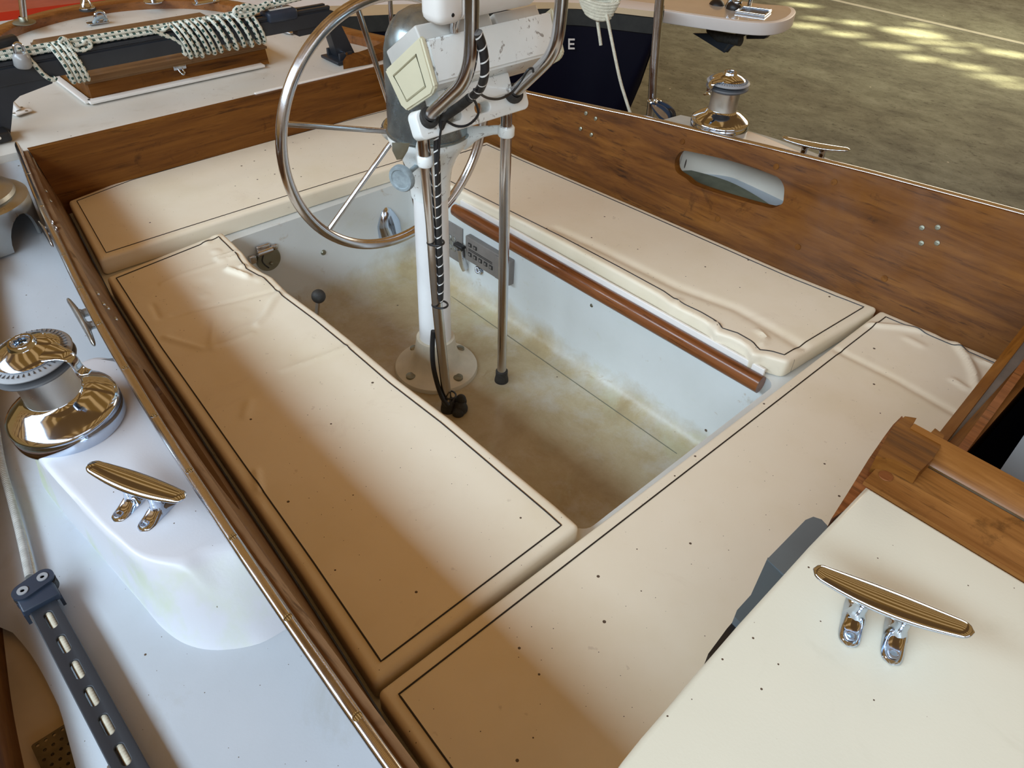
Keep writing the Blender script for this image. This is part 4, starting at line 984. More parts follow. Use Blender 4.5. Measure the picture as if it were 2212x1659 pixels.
m = MB(); q0 = Vector((-1.262,.948,.325)); m.tube(curve([q0,(-1.222,.912,.334),(-1.190,.892,.352),(-1.170,.882,.358)], 6), [.030,.029,.027,.025,.022,.020,.018,.017,.016,.0155,.015,.0145,.014,.0135,.013,.0125,.0125,.012,.012], 16, flat=(.42,1.0)); m.build('bracket', M_ENAMEL, t)
m = MB(); m.tube(curve([(-1.262,1.058,.325),(-1.220,1.070,.345),(-1.186,1.083,.358),(-1.166,1.090,.363)], 6), [.030,.027,.024,.021,.018,.016,.0145,.013,.012,.0115,.011,.0105,.010,.010,.010,.010,.010,.010,.010], 16, flat=(.45,1.0)); m.build('bracket', M_ENAMEL, t)
# upper casting that both tubes pass through, with lightening holes
m = MB(); ol = rrect(.848,-.0275,1.134,.0275,.014); hs = [stadium(.935,0,.040,.020), stadium(1.01,0,.040,.020)]
Ru = Matrix.Rotation(math.radians(-24), 3, 'Y')
m.plate(ol, hs, .030, lambda p: Vector((-1.150,0,.432))+Ru@Vector((p.z-.015, 0, p.y))+Vector((0,p.x,0)), bevel=.003); m.build('upper_bracket', M_ENAMEL, t)
for c in (LT[0], RT[0]):
    c = Vector(c); m = MB(); m.lathe([(0,-.005),(.019,-.005),(.0185,.004),(.0165,.014),(.0165,.030),(.0135,.032),(.0127,.032)], c, n=24); m.build('foot_socket', M_RUBBER, t)
c = Vector(LT[0]); m = MB()
for dx, dy, dz, r in ((.024,.022,.004,.020),(.010,.034,.012,.017),(.030,.010,.000,.016),(.018,.030,.028,.013)): m.ball(c+Vector((dx,dy,dz)), r)
m.build('cable_gland', M_RUBBER, t)
for z, dd_ in ((.372+.035,0),(.168,0),(.003,0),(-.285,0)):
    x = interp(z, [p[2] for p in LT[:5]], [p[0] for p in LT[:5]]); y = interp(z, [p[2] for p in LT[:5]], [p[1] for p in LT[:5]])
    cc = Vector((x, y, z)); m = MB(); m.tube([cc+Vector(((.0165 if math.cos(a) < .2 else .0225)*math.cos(a)+.003, .0165*math.sin(a)+.004, .003*math.cos(a))) for a in [2*PI*k/24 for k in range(24)]], .0024, 8, closed=True); m.build('cable_tie', M_BLACK, t)

# instrument pod
t = thing('instrument_pod', 'white chipped instrument housing with cream end caps held between the guard tubes', 'instrument housing', (-1.19,1.04,.52))
XS = [(-1.262,.506),(-1.150,.586),(-1.121,.514),(-1.150,.487),(-1.213,.449)]
m = MB(); bm = bmesh.new(); ya, yb_ = .885, 1.205
va = [bm.verts.new((x,ya,z)) for x, z in XS]; vb = [bm.verts.new((x,yb_,z)) for x, z in XS]
bm.faces.new(va); bm.faces.new(vb[::-1])
for i in range(5): bm.faces.new((va[i], vb[i], vb[(i+1)%5], va[(i+1)%5]))
bmesh.ops.bevel(bm, geom=bm.edges[:], offset=.004, segments=3, affect='EDGES'); bm.verts.index_update()
m.add([v.co.copy() for v in bm.verts], [[v.index for v in f.verts] for f in bm.faces]); bm.free(); m.build('housing', M_ENAMEL, t)
def capf(y, sgn):
    quad = [(-1.270,.502),(-1.152,.592),(-1.115,.512),(-1.124,.496),(-1.205,.441),(-1.222,.446)]; cx = sum(a for a,b in quad)/6; cz = sum(b for a,b in quad)/6
    bm = bmesh.new(); va = [bm.verts.new((x,y,z)) for x, z in quad]; vb = [bm.verts.new((x,y+sgn*.013,z)) for x, z in quad]
    bm.faces.new(va); bm.faces.new(vb[::-1])
    for i in range(6): bm.faces.new((va[i], vb[i], vb[(i+1)%6], va[(i+1)%6]))
    bmesh.ops.bevel(bm, geom=bm.edges[:], offset=.0035, segments=3, affect='EDGES'); bm.verts.index_update()
    m = MB(); m.add([v.co.copy() for v in bm.verts], [[v.index for v in f.verts] for f in bm.faces]); bm.free(); c = m.build('end_cap', M_CREAMPL, t)
    m = MB(); k = .66; ip = [(cx+(x-cx)*k, cz+(z-cz)*k) for x, z in [(-1.268,.502),(-1.155,.588),(-1.119,.512),(-1.210,.445)]]
    m.tube(curve([(x, y+sgn*.0132, z) for x, z in ip for _ in (0,)], 1, True), .0022, 6, closed=True); m.build('recess_shade_line', simple('recess_shade_cream', (.34,.31,.20), .6) if 'recess_shade_cream' not in MATS and sgn < 0 else bpy.data.materials.get('recess_shade_cream') or M_CREAMPL, c)  # darker tube draws the shaded edge of a recess
capf(.884, -1); capf(1.206, 1)
u_ = Vector((-1.150+1.262,0,.586-.506)).normalized(); n_ = Vector((-u_.z,0,u_.x))
def lid(y0_, y1_, a0, a1, h0, h1, nm, mat):
    o = Vector((-1.262,0,.506)); m = MB(); c = o+u_*((a0+a1)/2)+n_*((h0+h1)/2); c.y = (y0_+y1_)/2
    m.bbox(c, (a1-a0, y1_-y0_, h1-h0), .004, Matrix((u_, Vector((0,1,0)), n_)).transposed()); return m.build(nm, mat, t)
lid(.878,1.055,.010,.128,.0,.030,'instrument_cover', M_GREYLID); lid(1.070,1.188,.020,.122,.0,.024,'instrument_cover', M_GREYLID)
m = MB(); m.bbox((-1.160,.995,.462), (.050,.185,.040), .004, Ru); m.build('mounting_block', M_ENAMEL, t)

# display unit above, cut by the frame
t = thing('chartplotter', 'white plastic instrument with rounded end block at the top, above the pod', 'instrument', (-1.13,1.0,.66))
m = MB(); m.bbox((-1.145,.918,.672), (.060,.062,.125), .018); m.build('end_block', M_WHITEPL, t)
m = MB(); q = Px(968,36,-1.108); m.lathe([(0,0),(.0035,0),(.0030,.001),(0,.001)], (-1.1148, .918, .628), (1,0,0), 16); m.build('screw_hole', M_BLACK, t)
m = MB(); b_ = Px(1010,36,-1.15); m.tube([(-1.150,.945,b_.z+.043),(-1.150,1.12,b_.z+.043)], .043, 36); m.build('barrel', M_WHITEPL, t)
m = MB(); m.tube(curve([(-1.14,.95,.625),(-1.15,.95,.600),(-1.152,.952,.588)], 4), .009, 12); m.build('stalk', M_STEEL, t)

# cable loom and loose wires
q = []
for px, py, x in ((1032,70,-1.002),(1042,100,-1.004),(1047,135,-1.006),(1046,165,-1.01),(1038,190,-1.03),(1025,205,-1.05)): q.append(Px(px,py,x))
q2 = [Px(px,py,x) for px,py,x in ((1015,212,-1.07),(995,228,-1.10),(975,242,-1.125),(958,256,-1.135),(946,285,-1.138),(943,320,-1.138),(945,360,-1.136),(947,420,-1.136),(948,480,-1.136),(950,540,-1.136),(953,600,-1.136),(952,650,-1.138))]
t = thing('cable_loom', 'black and white spiral-wrapped cable loom running down the left guard tube', 'cable', q[0])
m = MB(); m.tube(curve(q+q2[:1], 6), .0080, 14); m.build('upper_run', M_HARN, t)
m = MB(); m.tube(curve(q2[:5], 6), .0092, 14); m.build('taped_run', M_RUBBER, t)
m = MB(); m.tube(curve(q2[3:], 6), .0062, 12); m.build('lower_run', M_HARN, t)
q = [Px(px,py,x) for px,py,x in ((936,715,-1.172),(934,750,-1.174),(936,790,-1.172),(945,830,-1.165),(956,860,-1.15),(968,876,-1.135))]
m = MB(); m.tube(curve(q, 6), .0062, 12); m.build('bottom_run', M_BLACK, t)
def wire(pxs, r, nm, lab):
    q = [Px(*p) for p in pxs]; m = MB(); m.tube(curve(q, 8), r, 8); tag(m.build(nm, M_BLACK), lab, 'wire')
wire([(1024,193,-1.03),(1036,202,-1.04),(1055,212,-1.06),(1080,213,-1.07),(1105,200,-1.075),(1125,175,-1.07),(1140,152,-1.06),(1150,148,-1.055),(1152,156,-1.05)], .0025, 'loose_wire', 'thin black wire sagging across to the right guard tube')
wire([(1022,212,-1.05),(1030,228,-1.055),(1033,246,-1.06),(1022,262,-1.08),(1005,272,-1.10),(985,272,-1.115),(965,262,-1.125)], .0025, 'loose_wire', 'thin black wire looping below the taped part of the cable loom')
wire([(956,262,-1.12),(951,290,-1.125),(948,330,-1.125),(946,370,-1.125),(944,400,-1.13)], .0022, 'loose_wire', 'thin black wire hanging straight beside the left guard tube')

# ================================================================== FOOT WELL FITTINGS
WX, WY = -1.80, 1.315
p = Px(838,482,WX)
t = thing('clamshell_vent', 'shiny clamshell vent cowl on the stern wall of the foot well', 'vent', p)
m = MB()
def cowl(u, v):
    a = PI*(v-.5); k = u; w_ = .041*min(1,(k*1.9+.02))**.55; h_ = .034*(k**.6); return Vector((WX+.001+h_*math.cos(a)**.8 if math.cos(a) > 0 else WX+.001, p.y+.006*(k-.5)+w_*math.sin(a), p.z+.055-.105*k))
m.grid(cowl, 20, 24); m.build('cowl', M_CHROME, t)
p = Px(565,550,WX)
t = thing('flap_fitting', 'tarnished round flap with sprung hinge on the stern wall, beside the wrinkled cushion', 'fitting', p)
m = MB(); m.lathe([(0,.010),(.034,.010),(.036,.006),(.036,0)], (WX,p.y+.016,p.z-.018), (1,0,0), 40); m.ball((WX+.012,p.y+.018,p.z-.03), .005); m.build('flap', M_SCREW, t)
m = MB(); m.bbox((WX+.008,p.y+.004,p.z+.024), (.012,.040,.020), .004); m.tube([(WX+.018,p.y-.018,p.z+.016),(WX+.018,p.y+.026,p.z+.016)], .008, 14); m.bbox((WX+.005,p.y-.03,p.z-.002), (.010,.022,.026), .004); m.bbox((WX+.005,p.y+.038,p.z+.012), (.010,.020,.018), .004); m.build('hinge', M_STEEL, t)
m = MB(); m.tube(curve([(WX+.022,p.y-.004,p.z+.012),(WX+.024,p.y-.012,p.z-.004),(WX+.022,p.y-.006,p.z-.020),(WX+.022,p.y+.004,p.z-.034)], 5), .0022, 8); m.build('spring_wire', M_BLACK, t)
p = Px(698,545,WX); m = MB(); m.lathe([(0,.006),(.006,.006),(.0085,.003),(.0085,0)], p, (1,0,0), 20); tag(m.build('dome_bolt', M_SCREW), 'single small domed bolt on the stern wall of the foot well', 'bolt')
# lever with ball knob
b0 = Py(688,640,.745); t = thing('control_lever', 'short lever with dark ball knob rising beside the near cushion', 'lever', (b0.x-.02,.735,-.1))
m = MB(); m.ball(b0, .0175); m.build('knob', M_RUBBER, t)
m = MB(); m.tube([b0, b0+Vector((-.012,-.004,-.05)), b0+Vector((-.03,-.02,-.14)), (b0.x-.035,.695,b0.z-.16)], .0055, 12); m.build('stem', M_STEEL, t)
# far wall: pump plate, panel, knob, screws
def onwall(px, py, y=WY): return Py(px, py, y)
p = onwall(985,525); a, b = onwall(962,478), onwall(992,572)
t = thing('bilge_pump_socket', 'grey metal pump plate with lever handle on the far wall, half hidden by the post', 'pump plate', p)
m = MB(); m.bbox((p.x-.012, WY-.002, p.z+.002), (.095,.004,.125), .002); m.build('plate', M_PANEL, t)
for i in range(3):
    for j in range(3): 
        m = MB(); m.lathe([(0,.0032),(.0085,.0032),(.0095,.002),(.0095,0)], (p.x-.044+.02*i+(.01 if j % 2 else 0), WY-.004, p.z-.02+.017*j), (0,-1,0), 6); m.build('stud', M_OLDAL, t)
h = onwall(1000,555, WY-.02)
m = MB(); m.tube(curve([h+Vector((0,.010,-.045)), h+Vector((0,0,-.02)), h+Vector((-.001,-.004,.018)), h+Vector((-.002,-.006,.030))], 5), .0135, 18, flat=(1,.55)); m.build('handle', M_STEEL, t)
m = MB(); m.bbox(h+Vector((-.004,-.010,.040)), (.040,.020,.011), .004); m.tube([h+Vector((-.002,-.006,.026)), h+Vector((-.003,-.009,.038))], .009, 14); m.build('grip', M_BLACK, t)
A_, B_, C__ = onwall(1017,507), onwall(1112,548), onwall(1016,553)
t = thing('engine_panel', 'weathered grey rectangular control panel with square buttons on the far wall', 'panel', (A_+B_)/2)
cx_, cz_, w_, h_ = (A_.x+B_.x)/2, (A_.z+C__.z)/2, B_.x-A_.x, A_.z-C__.z
m = MB(); m.bbox((cx_, WY-.010, cz_), (w_+.004, .020, h_+.008), .003); m.build('case', M_PANEL, t)
for i in range(5):
    m = MB(); m.bbox((A_.x+.020+i*.0235, WY-.0205, cz_-.014), (.014,.004,.013), .001); bt = m.build('button', M_RUBBER, t)
    m = MB(); m.bbox((A_.x+.020+i*.0235, WY-.0225, cz_-.014), (.007,.003,.007), .001); m.build('button_face', M_PANEL, bt)
for i in range(2):
    m = MB(); m.bbox((A_.x+.020+i*.0235, WY-.0205, cz_+.018), (.014,.004,.012), .001); bt = m.build('button', M_RUBBER, t)
    m = MB(); m.bbox((A_.x+.020+i*.0235, WY-.0225, cz_+.018), (.007,.003,.006), .001); m.build('button_face', M_PANEL, bt)
for z in (.0035,-.001):
    m = MB(); m.box((A_.x+.066, WY-.0203, cz_+z), (.105,.001,.0018)); m.build('groove', M_BLACK, t)
m = MB(); m.bbox((A_.x+.150, WY-.022, cz_), (.030,.006,h_), .002); m.build('side_ridge', M_PANEL, t)
p = onwall(1038,581); t = thing('petal_knob', 'small chrome petal knob on the far wall below the grey panel', 'knob', p)
m = MB()
for k in range(8): a = 2*PI*k/8; m.ball(p+Vector((.0085*math.cos(a),-.010,.0085*math.sin(a))), (.0045,.006,.0045), 10, 8)
m.lathe([(0,.012),(.008,.012),(.009,.006),(.006,0)], p, (0,-1,0), 20); m.build('petals', M_CHROME, t)
m = MB(); m.lathe([(0,.003),(.016,.003),(.017,0)], p, (0,-1,0), 24); m.build('collar', M_STEEL, t)
for px, py, wh in ((1278,635,'upper'),(1278,660,'lower')):
    p = onwall(px, py); m = MB(); m.lathe([(0,.0022),(.0042,.002),(.0055,0)], p, (0,-1,0), 16); tag(m.build('wall_screw', M_SCREW), wh+' of two small screws on the bare far wall below the wooden rail', 'screw', 'screws in the far wall')

# ================================================================== CABIN END
ZC = .300
t = thing('hatch_runner', 'stepped teak rail of the companionway hatch beside the cream cabin top', 'rail', (-.15,.86,.28))
prof = [(.792,.270),(.792,.302),(.818,.303),(.840,.304),(.846,.308),(.868,.310),(.872,.306),(.878,.306),(.882,.312),(.905,.326),(.914,.327),(.918,.322),(.918,.25),(.792,.25)]
def pz2(px, py, z): return Pz(px, py, z)
m = MB(); m.prism([(-.156, y, z) for y, z in prof], (0,0,0), (1.0,0,0)); m.build('plank', wood('worn_golden_runner_teak', 0, ((.06,.022,.006),(.20,.078,.018),(.33,.145,.04)), .42, .08), t)
m = MB(); m.box((.36,.8755,.3064), (.99,.003,.0014)); m.build('brass_strip', M_SCREW, t)
m = MB(); q = Pz(1912,1030,.303); m.lathe([(0,.0012),(.0085,.0012),(.009,0)], (q.x,.820,.3035), (0,0,1), 22); m.build('wood_plug', M_RAILWOOD, t)
# curved end post with its notch
m = MB(); ep = [Pz(*p, .29) for p in ((1792,1128),(1830,1068),(1872,1000),(1905,952),(1925,925),(1945,905),(1960,930),(1925,985),(1892,1045),(1872,1075))]
m.prism(ep, (0,0,-.28), (0,0,.006)); m.build('end_post', M_RAILWOOD, t)
m = MB(); ep = [Pz(*p, .325) for p in ((1893,985),(1918,940),(1934,915),(1955,899),(1980,903),(1973,916),(2008,937),(2020,925),(2040,940),(2030,968),(2016,990),(1985,1020),(1930,992))]
m.prism(ep, (0,0,-.05), (0,0,.0)); m.build('notched_end', M_TEAKX, t)
# sill at the foot of the companionway
SZ = .150
t = thing('companionway_sill', 'teak sill with dark metal washboard channel at the companionway opening', 'sill', (-.14,1.4,SZ))
s0, s1 = Pz(2046,943,SZ), Pz(2212,728,SZ); d = (s1-s0).normalized(); per = Vector((-d.y, d.x, 0)); per = per if per.x > 0 else -per
def strip(o0, o1, z0, z1, mat, nm):
    m = MB(); a, b = s0-d*.12, s0+d*(.74)
    m.prism([a+per*o0, a+per*o1, b+per*o1, b+per*o0], (0,0,z0-SZ), (0,0,z1-SZ)); m.build(nm, mat, t)
strip(-.013,.004,-.05,SZ,M_TEAKY,'outer_lip'); strip(.004,.022,-.05,SZ-.014,M_PANEL,'metal_channel'); strip(.022,.036,-.05,SZ-.002,M_RAILWOOD,'inner_lip')
# boxes on the aft face of the cabin
t = thing('bulkhead_instrument', 'slate grey faceted instrument cover on the cabin end, half under the cabin top edge', 'instrument cover', (-.17,.72,.2))
hp = [Pz(*p, .21) for p in ((1787,1135),(1775,1122),(1757,1116),(1740,1123),(1657,1208))]; lp = [Pz(*p, .205) for p in ((1657,1208),(1622,1285),(1592,1318),(1587,1332),(1600,1345))]
m = MB(); up = hp+[Vector((-.13,hp[-1].y-.01,.21)), Vector((-.13,hp[0].y,.21))]; m.prism(up, (0,0,-.11), (0,0,0)); m.build('upper_half', M_GREYBOX, t)
m = MB(); n = len(lp); top = [Vector((p.x,p.y,.21-.10*i/(n-1)*.6)) for i, p in enumerate(lp)]; 
top = [lp[0]+Vector((0,0,.004))]+[p for p in lp[1:]]; cap_ = top+[Vector((-.125,lp[-1].y,.150)), Vector((-.125,lp[0].y,.205))]
m.prism(cap_, (0,0,-.11), (0,0,0)); m.build('lower_half', M_GREYBOX, t)
m = MB(); bp_ = [Pz(*p, .19) for p in ((1603,1328),(1590,1335),(1570,1358),(1545,1392),(1530,1412))]+[Vector((-.12,.50,.19)), Vector((-.12,.62,.19))]
m.prism(bp_, (0,0,-.09), (0,0,0)); tag(m.build('bulkhead_instrument', M_BLACK), 'black instrument edge peeping out below the slate grey cover', 'instrument')

# ================================================================== PORT SIDE LINES
t = thing('pulpit_pipe', 'tall bent steel pulpit pipe rising behind the far coaming', 'pipe', (-1.426,1.98,.05))
m = MB(); m.tube(curve([(-1.43,1.985,.03),(-1.427,1.98,.14),(-1.440,1.98,.25),(-1.452,1.98,.38),(-1.460,1.98,.50),(-1.462,1.98,.70)], 5), .0135, 18); m.build('tube', M_STEEL, t)
q = Py(1412,222,1.965)
t = thing('snatch_block', 'dark blue pulley block hanging by a shackle from the pulpit pipe', 'pulley', q)
m = MB()
m.tube([q+Vector((.018*math.cos(a)-.006,.018*math.sin(a)+.012,0)) for a in [2*PI*k/18 for k in range(18)]], .005, 8, closed=True); m.ball(q+Vector((.012,-.010,.006)), .010, 12, 8); m.tube(curve([q+Vector((.008,-.012,.010)), q+Vector((.022,-.02,.012)), q+Vector((.028,-.02,-.004)), q+Vector((.016,-.016,-.010))], 4), .004, 8); m.build('shackle', M_CHROME, t)
q1, q2 = Py(1420,228,1.955), Py(1445,250,1.955)
d = (q2-q1).normalized(); L = (q2-q1).length; nn = Vector((0,1,0)).cross(d).normalized()
def ov(wid, ext, n=26):
    P = []
    for k in range(n):
        a = 2*PI*k/n; c, s_ = math.cos(a), math.sin(a); P.append((q1+q2)/2+d*(c*(L/2+ext))+nn*(s_*wid*(.80+.28*c)))
    return P
m = MB(); m.prism(ov(.024,.016), (0,-.014,0), (0,-.009,0)); m.prism(ov(.024,.016), (0,.009,0), (0,.014,0)); m.build('cheek', M_BLOCK, t)
m = MB(); m.prism(ov(.011,.010), (0,-.0165,0), (0,-.0142,0)); m.build('strap', simple('bronze_strap', (.30,.19,.11), .5, .4, .2, 50), t)
m = MB(); m.lathe([(0,-.008),(.021,-.008),(.017,0),(.021,.008),(0,.008)], q2, (0,1,0), 28); m.build('sheave', M_BLACK, t)
# coiled rope on the pulpit
rc = Py(1297,-6,1.93); ex = (R3@Vector((1,0,0))).normalized(); 
t = thing('rope_coil', 'coiled cream rope hanging at the top edge with its tails falling', 'rope', rc)
pts = []
for i in range(7):
    a_, b_ = .056+.006*random.uniform(-1,1), .058+.010*random.uniform(-1,1); ox = random.uniform(-.006,.006); oy = -.012+.004*i
    for k in range(20):
        a = 2*PI*k/20; pts.append((rc.x+ox+a_*math.cos(a)*.8, rc.y+oy+a_*math.cos(a)*.5, rc.z+.012+b_*math.sin(a)+random.uniform(-.001,.001)))
m = MB(); m.tube(curve(pts, 2), .0058, 8); m.build('loops', M_ROPE, t)
pts = []
for i in range(6):
    z0_ = rc.z-.010-.0085*i; wv = .060-.004*i
    for k in range(20):
        a = 2*PI*k/20; pts.append((rc.x+wv*math.cos(a)*.85-.02*math.sin(a)*.6, rc.y+wv*math.cos(a)*.52+.02*math.sin(a), z0_-.0085*k/20-.012*math.cos(a*2+.6)*.3+.014*math.cos(a)**2))
m = MB(); m.tube(curve(pts, 2), .0058, 8); m.build('wrapping_turns', M_ROPE, t)
m = MB(); q = [Py(*p, 1.925) for p in ((1290,42),(1294,70),(1298,98))]; m.tube(curve([tuple(p) for p in q], 5), .0052, 10); m.build('short_tail', M_ROPE, t)
m = MB(); q = [Py(*p, 1.925) for p in ((1310,30),(1317,65),(1328,120),(1340,175),(1352,215),(1364,252),(1376,285))]; m.tube(curve([tuple(p) for p in q], 6), .0050, 10); m.build('long_tail', M_ROPE, t)

# ================================================================== NEIGHBOURING BOATS
t = thing('sailboat', 'navy blue sailboat with white bow platform, lying beyond the far coaming', 'boat', (-3.8,3.6,-1.8))
Bw = Vector((-3.0,4.15,-.30)); Hd = Vector((.87,.49,0)).normalized(); Nd = Vector((-Hd.y, Hd.x, 0))
sh = [(1424,44),(1400,42),(1330,34),(1223,24),(1000,30),(736,41),(560,52),(300,75)]
sheer = [Pz(*p, -.26) for p in sh]; sheer = curve(sheer, 6)
def mir(p): q = p-Bw; s_ = q.dot(Nd); return p-Nd*(2*s_)
SI = [(0,.02),(-.2,.03),(-.45,.08),(-.75,.17),(-1.1,.32),(-1.54,.75)]
def topside(side):
    m = MB(); n = len(sheer)
    def fn(u, v):
        i = u*(n-1); i0 = min(n-2, int(i)); p = sheer[i0].lerp(sheer[i0+1], i-i0); q = p-Bw; al = -q.dot(Hd); w_ = abs(q.dot(Nd))
        z = -.26-1.5*v; s_ = interp(-1.5*v, [-1.5,-1.1,-.75,-.45,-.2,0], [.75,.32,.17,.08,.03,.0]); k = (1-v**2.2*.75)
        a2 = max(al, s_)+0; ww = w_*k*(1 if al > s_ else max(0, al/s_ if s_ else 0)**.5)
        P = Bw-Hd*(al+s_*math.exp(-al*2.0))+Nd*(ww*(-1)); P.z = z
        return P if side < 0 else mir(P)+Vector((0,0,0))
    m.grid(fn, 60, 14); return m
sgn = -1
h1 = topside(-1).build('topside', M_NAVY, t); h2 = topside(1).build('topside', M_NAVY, t)
def band(z0_, z1_, off, mat, nm, par=t, inset=None):
    m = MB(); n = len(sheer)
    for mirf in (False, True):
        P = []
        for p in sheer:
            q = p-Bw; s_ = q.dot(Nd); o = Nd*(math.copysign(1, s_)*off) if abs(s_) > .02 else Vector((0,0,0)); P.append(p+o)
        if mirf: P = [mir(p) for p in P]
        vs = [Vector((p.x,p.y,z)) for p in P for z in (z0_, z1_)]; m.add(vs, [(2*i,2*i+2,2*i+3,2*i+1) for i in range(n-1)])
    return m.build(nm, mat, par, fix=True)
band(-.335,-.245,.018,M_BLACKRUB,'rubbing_strake')
def deckz(k0, k1, z0_, z1_, mat, nm):
    m = MB(); n = len(sheer); vs = []
    for p in sheer:
        q = p-Bw; w_ = abs(q.dot(Nd)); c = p-Nd*q.dot(Nd)
        a = c.lerp(p, k0); b = c.lerp(p, k1); vs += [Vector((a.x,a.y,z0_)), Vector((b.x,b.y,z1_))]
    m.add(vs, [(2*i,2*i+2,2*i+3,2*i+1) for i in range(n-1)]); m.add([mir(v) for v in vs], [(2*i,2*i+2,2*i+3,2*i+1) for i in range(n-1)]); return m.build(nm, mat, t)
deckz(1.02,.86,-.245,-.215,M_TAN,'side_deck'); deckz(.86,.0,-.215,-.19,M_HULLW,'foredeck')
m = MB(); m.add([v for k in range(20) for v in (Bw-Hd*(.7+.2*k)-Nd*(-.0)+Vector((0,0,.09)), )], []) if 0 else None
cabp = [Bw-Hd*1.1, Bw-Hd*1.5-Nd*-.45, Bw-Hd*4.5-Nd*-.9, Bw-Hd*4.5+Nd*-.9, Bw-Hd*1.5+Nd*-.45]
m = MB(); m.prism([(p.x,p.y,0) for p in cabp], (0,0,-.22), (0,0,.02)); m.build('coachroof', M_HULLW, t)
# letter E on the bow (the rest of the name is hidden by the pod)
m = MB()
eA = Px(1222,81,0); 
def hit_hull(px, py):
    d = ray(px, py); best = None
    a, b = sheer[18], sheer[24]; e = (b-a); e.z = 0; n = Vector((-e.y, e.x, 0)).normalized(); tt = (a-CAM).dot(n)/d.dot(n); return CAM+d*tt, n
P0, nrm = hit_hull(1226,80); P1, _ = hit_hull(1238,80); P2, _ = hit_hull(1226,103)
nrm = nrm if nrm.dot(CAM-P0) > 0 else -nrm; ux, uz = (P1-P0), (P2-P0)
def ebox(a0, a1, b0, b1):
    c = [P0+ux*a+uz*b+nrm*.035 for a, b in ((a0,b0),(a1,b0),(a1,b1),(a0,b1))]; m.prism(c, nrm*-.004, nrm*.0)
ebox(-.15,.12,0,1); ebox(.12,1,0,.16); ebox(.12,.92,.42,.58); ebox(.12,1,.84,1)
m.build('name_letter', M_HULLW, t)
# bow platform
pf = [Pz(*p, -.27) for p in ((1325,4),(1420,20),(1520,35),(1620,48),(1672,49),(1704,41),(1719,28),(1714,17),(1694,12),(1650,9),(1590,0),(1450,-24),(1330,-50))]
TH = .075
pc = curve(pf, 5, True); hole = [Pz(*p, -.27) for p in ((1604,19),(1664,27),(1650,38),(1590,29))]
m = MB(); ctr = sum((p for p in pc), Vector())/len(pc)
ol = [(p.x,p.y) for p in pc]; m.plate(ol, [], TH, lambda p: Vector((p.x,p.y,p.z-.27-TH)), bevel=.006); tp = m.build('bow_platform', M_HULLW, t)
m = MB(); ins_ = [(ctr+(p-ctr)*.93) for p in pc]; m.plate([(p.x,p.y) for p in ins_], [[(p.x,p.y) for p in [ctr+(h-ctr)*1.0 for h in hole]]], .006, lambda p: Vector((p.x,p.y,p.z-.2745))); m.build('top_panel', simple('glossy_peach_deck', (.60,.57,.52), .12, 0, .06, 5, .6), tp)
m = MB(); m.prism(hole, (0,0,.0), (0,0,.010)); m.build('opening_black_plate', M_BLACK, tp)  # black plate stands in for the dark inside of the opening
m = MB(); m.tube([h+Vector((0,0,.010)) for h in hole], .010, 8, closed=True); m.build('opening_rim', M_CHROME, tp)
# anchor and roller
P_ = lambda px, py, y=4.72: Py(px, py, y)
ta = thing('anchor', 'dark plough anchor hanging through the bow platform', 'anchor', P_(1570,60))
m = MB()
fl = [P_(*p) for p in ((1500,71),(1545,71),(1573,84),(1568,113))]; m.prism(fl, (0,-.02,0), (0,.0,0))
fl = [P_(*p) for p in ((1568,113),(1572,84),(1600,74),(1598,90))]; m.prism(fl, (0,-.02,0), (0,.0,0))
fl = [P_(*p) for p in ((1592,72),(1655,70),(1632,90),(1594,90))]; m.prism(fl, (0,.10,0), (0,.14,0)); m.build('fluke', M_DKGREY, ta)
m = MB(); m.tube([P_(1600,88),P_(1555,80),P_(1536,62),P_(1535,50)], .035, 12); m.tube([P_(1568,108),P_(1590,80),P_(1608,70)], .022, 10); m.build('shank', M_RUBBER, ta)
m = MB(); m.tube([P_(1585,92),P_(1602,72),P_(1612,66)], .010, 8); m.tube([P_(1600,78),P_(1630,68)], .008, 8); m.build('wire_strop', M_CHROME, ta)
tr = thing('anchor_roller', 'chrome anchor roller bracket with black rollers on the bow platform', 'roller', P_(1570,20))
m = MB(); m.ball(P_(1548,14), (.055,.05,.045)); m.ball(P_(1585,18), (.05,.05,.05)); m.build('roller', M_BLACK, tr)
m = MB(); m.tube(curve([P_(1566,36),P_(1570,18),P_(1578,0),P_(1582,-30)], 4), .017, 12); m.tube([P_(1566,30),P_(1584,14),P_(1600,8)], .014, 10); m.tube([P_(1616,20,4.85),P_(1624,-12,4.85)], .014, 10); m.box(P_(1568,34), (.09,.06,.02)); m.ball(P_(1592,2), (.035,.03,.04)); m.build('bracket', M_CHROME, tr)

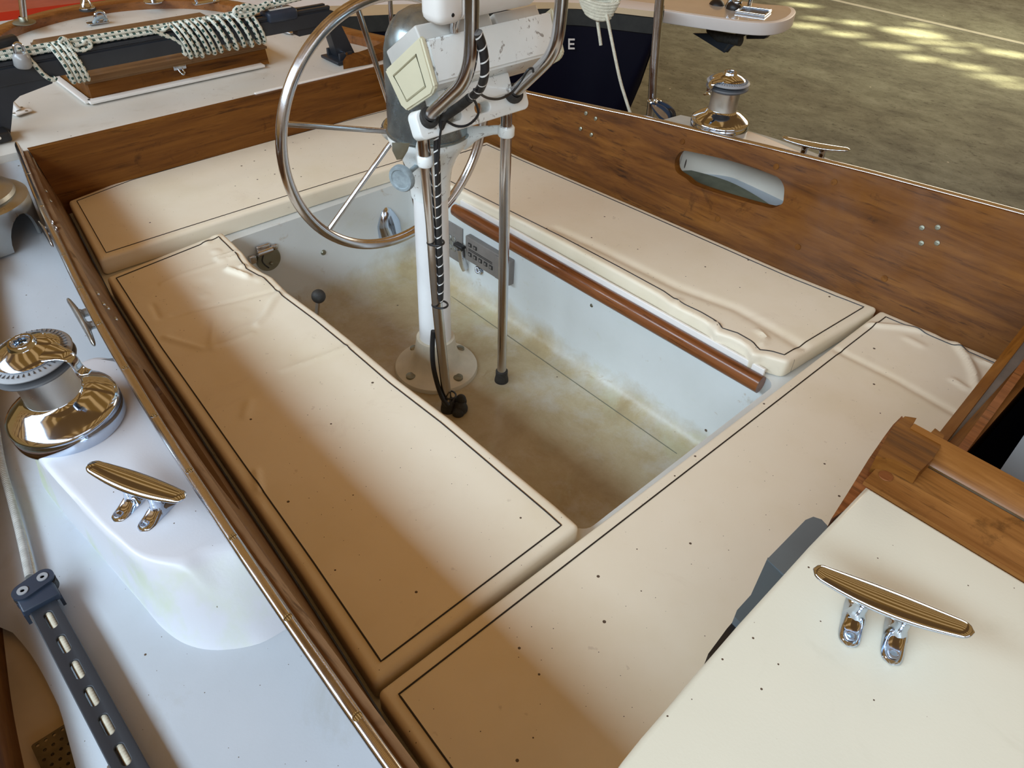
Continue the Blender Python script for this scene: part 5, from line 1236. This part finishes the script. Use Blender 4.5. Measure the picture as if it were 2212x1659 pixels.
# red boat astern
t = thing('red_boat', 'red boat with white waterline band lying across behind the stern', 'boat', (-5.0,1.2,-1.8))
RX = -5.0
def wallband(l0, l1, mat, nm, x0_=RX, x1_=RX):
    m = MB(); vs = []
    for k in range(13):
        s_ = -1.0+2.35*k/12; 
        for (a, b), xx in ((l0,x0_),(l1,x1_)):
            p = Px(lerp(0,304,s_), lerp(a,b,s_)+3*s_*s_, xx); vs.append(p)
    m.add(vs, [(2*i,2*i+2,2*i+3,2*i+1) for i in range(12)]); return m.build(nm, mat, t)
wallband((300,262),(46,8),M_HULLW,'lower_hull'); wallband((46,8),(27,-12),M_RED,'red_band'); wallband((27,-12),(-60,-100),M_REDTOP,'red_cover',RX,RX-1.3); wallband((-60,-100),(300,262),M_HULLW,'far_side',RX-1.3,RX-1.1)
t = thing('dark_boat', 'black and pale boat side glimpsed at the top edge behind the stern rail', 'boat', (-4.6,2.3,-1.8))
m = MB(); q = [Px(*p, -4.9) for p in ((408,8),(520,0),(640,16),(640,60),(500,60),(408,40))]; m.prism(q, (-.4,0,0), (0,0,0)); m.build('dark_side', M_BLACKRUB, t)
m = MB(); q = [Px(*p, -4.88) for p in ((470,-6),(560,8),(640,22),(720,30),(720,10),(600,-10))]; m.prism(q, (-.4,0,0), (0,0,0)); m.build('pale_edge', M_TAN, t)

# added unseen slotted board, shaped to cut the sun spot into ground patches
def sun_gobo():
    slots = []
    for (xa,ya,xb,yb,th) in ((1700,52,1790,60,10),(1735,38,1800,43,5),(1780,70,1880,78,10),(1815,46,1885,54,8),(1905,62,2050,82,17),(1865,94,1985,105,10),(1950,86,2085,98,6),(1945,121,2050,133,10),(2040,138,2150,152,10),(2120,108,2230,124,11),(2080,161,2225,174,8),(2140,180,2240,190,8),(2012,104,2100,113,5),(1690,8,1775,14,6),(1960,50,2015,57,4),(2062,92,2140,102,4)):
        P = []
        for px, py in ((xa,ya),(lerp(xa,xb,.5),lerp(ya,yb,.5)-th*.55),(xb,yb),(lerp(xa,xb,.45),lerp(ya,yb,.45)+th*.5)):
            g = Pz(px, py, -1.8); k = .22; P.append(SUNP.lerp(g, k))
        slots.append(P)
    zc_ = sum(p.z for P in slots for p in P)/sum(len(P) for P in slots)
    hs = []
    for P in slots:
        q = []
        for p in P:
            kk = (zc_-SUNP.z)/(p.z-SUNP.z); r = SUNP+(p-SUNP)*kk; q.append((r.x, r.y, 0))
        hs.append([(v.x, v.y) for v in curve(q, 4, True)])
    m = MB(); c = SUNP.lerp(SUNT, .22); m.plate([(c.x-1.9,c.y-1.9),(c.x+1.9,c.y-1.9),(c.x+1.9,c.y+1.9),(c.x-1.9,c.y+1.9)], hs, .01, lambda p: Vector((p.x,p.y,p.z+zc_)))
    struct('sun_patch_gobo', m, M_TEAKTOP)
sun_gobo()
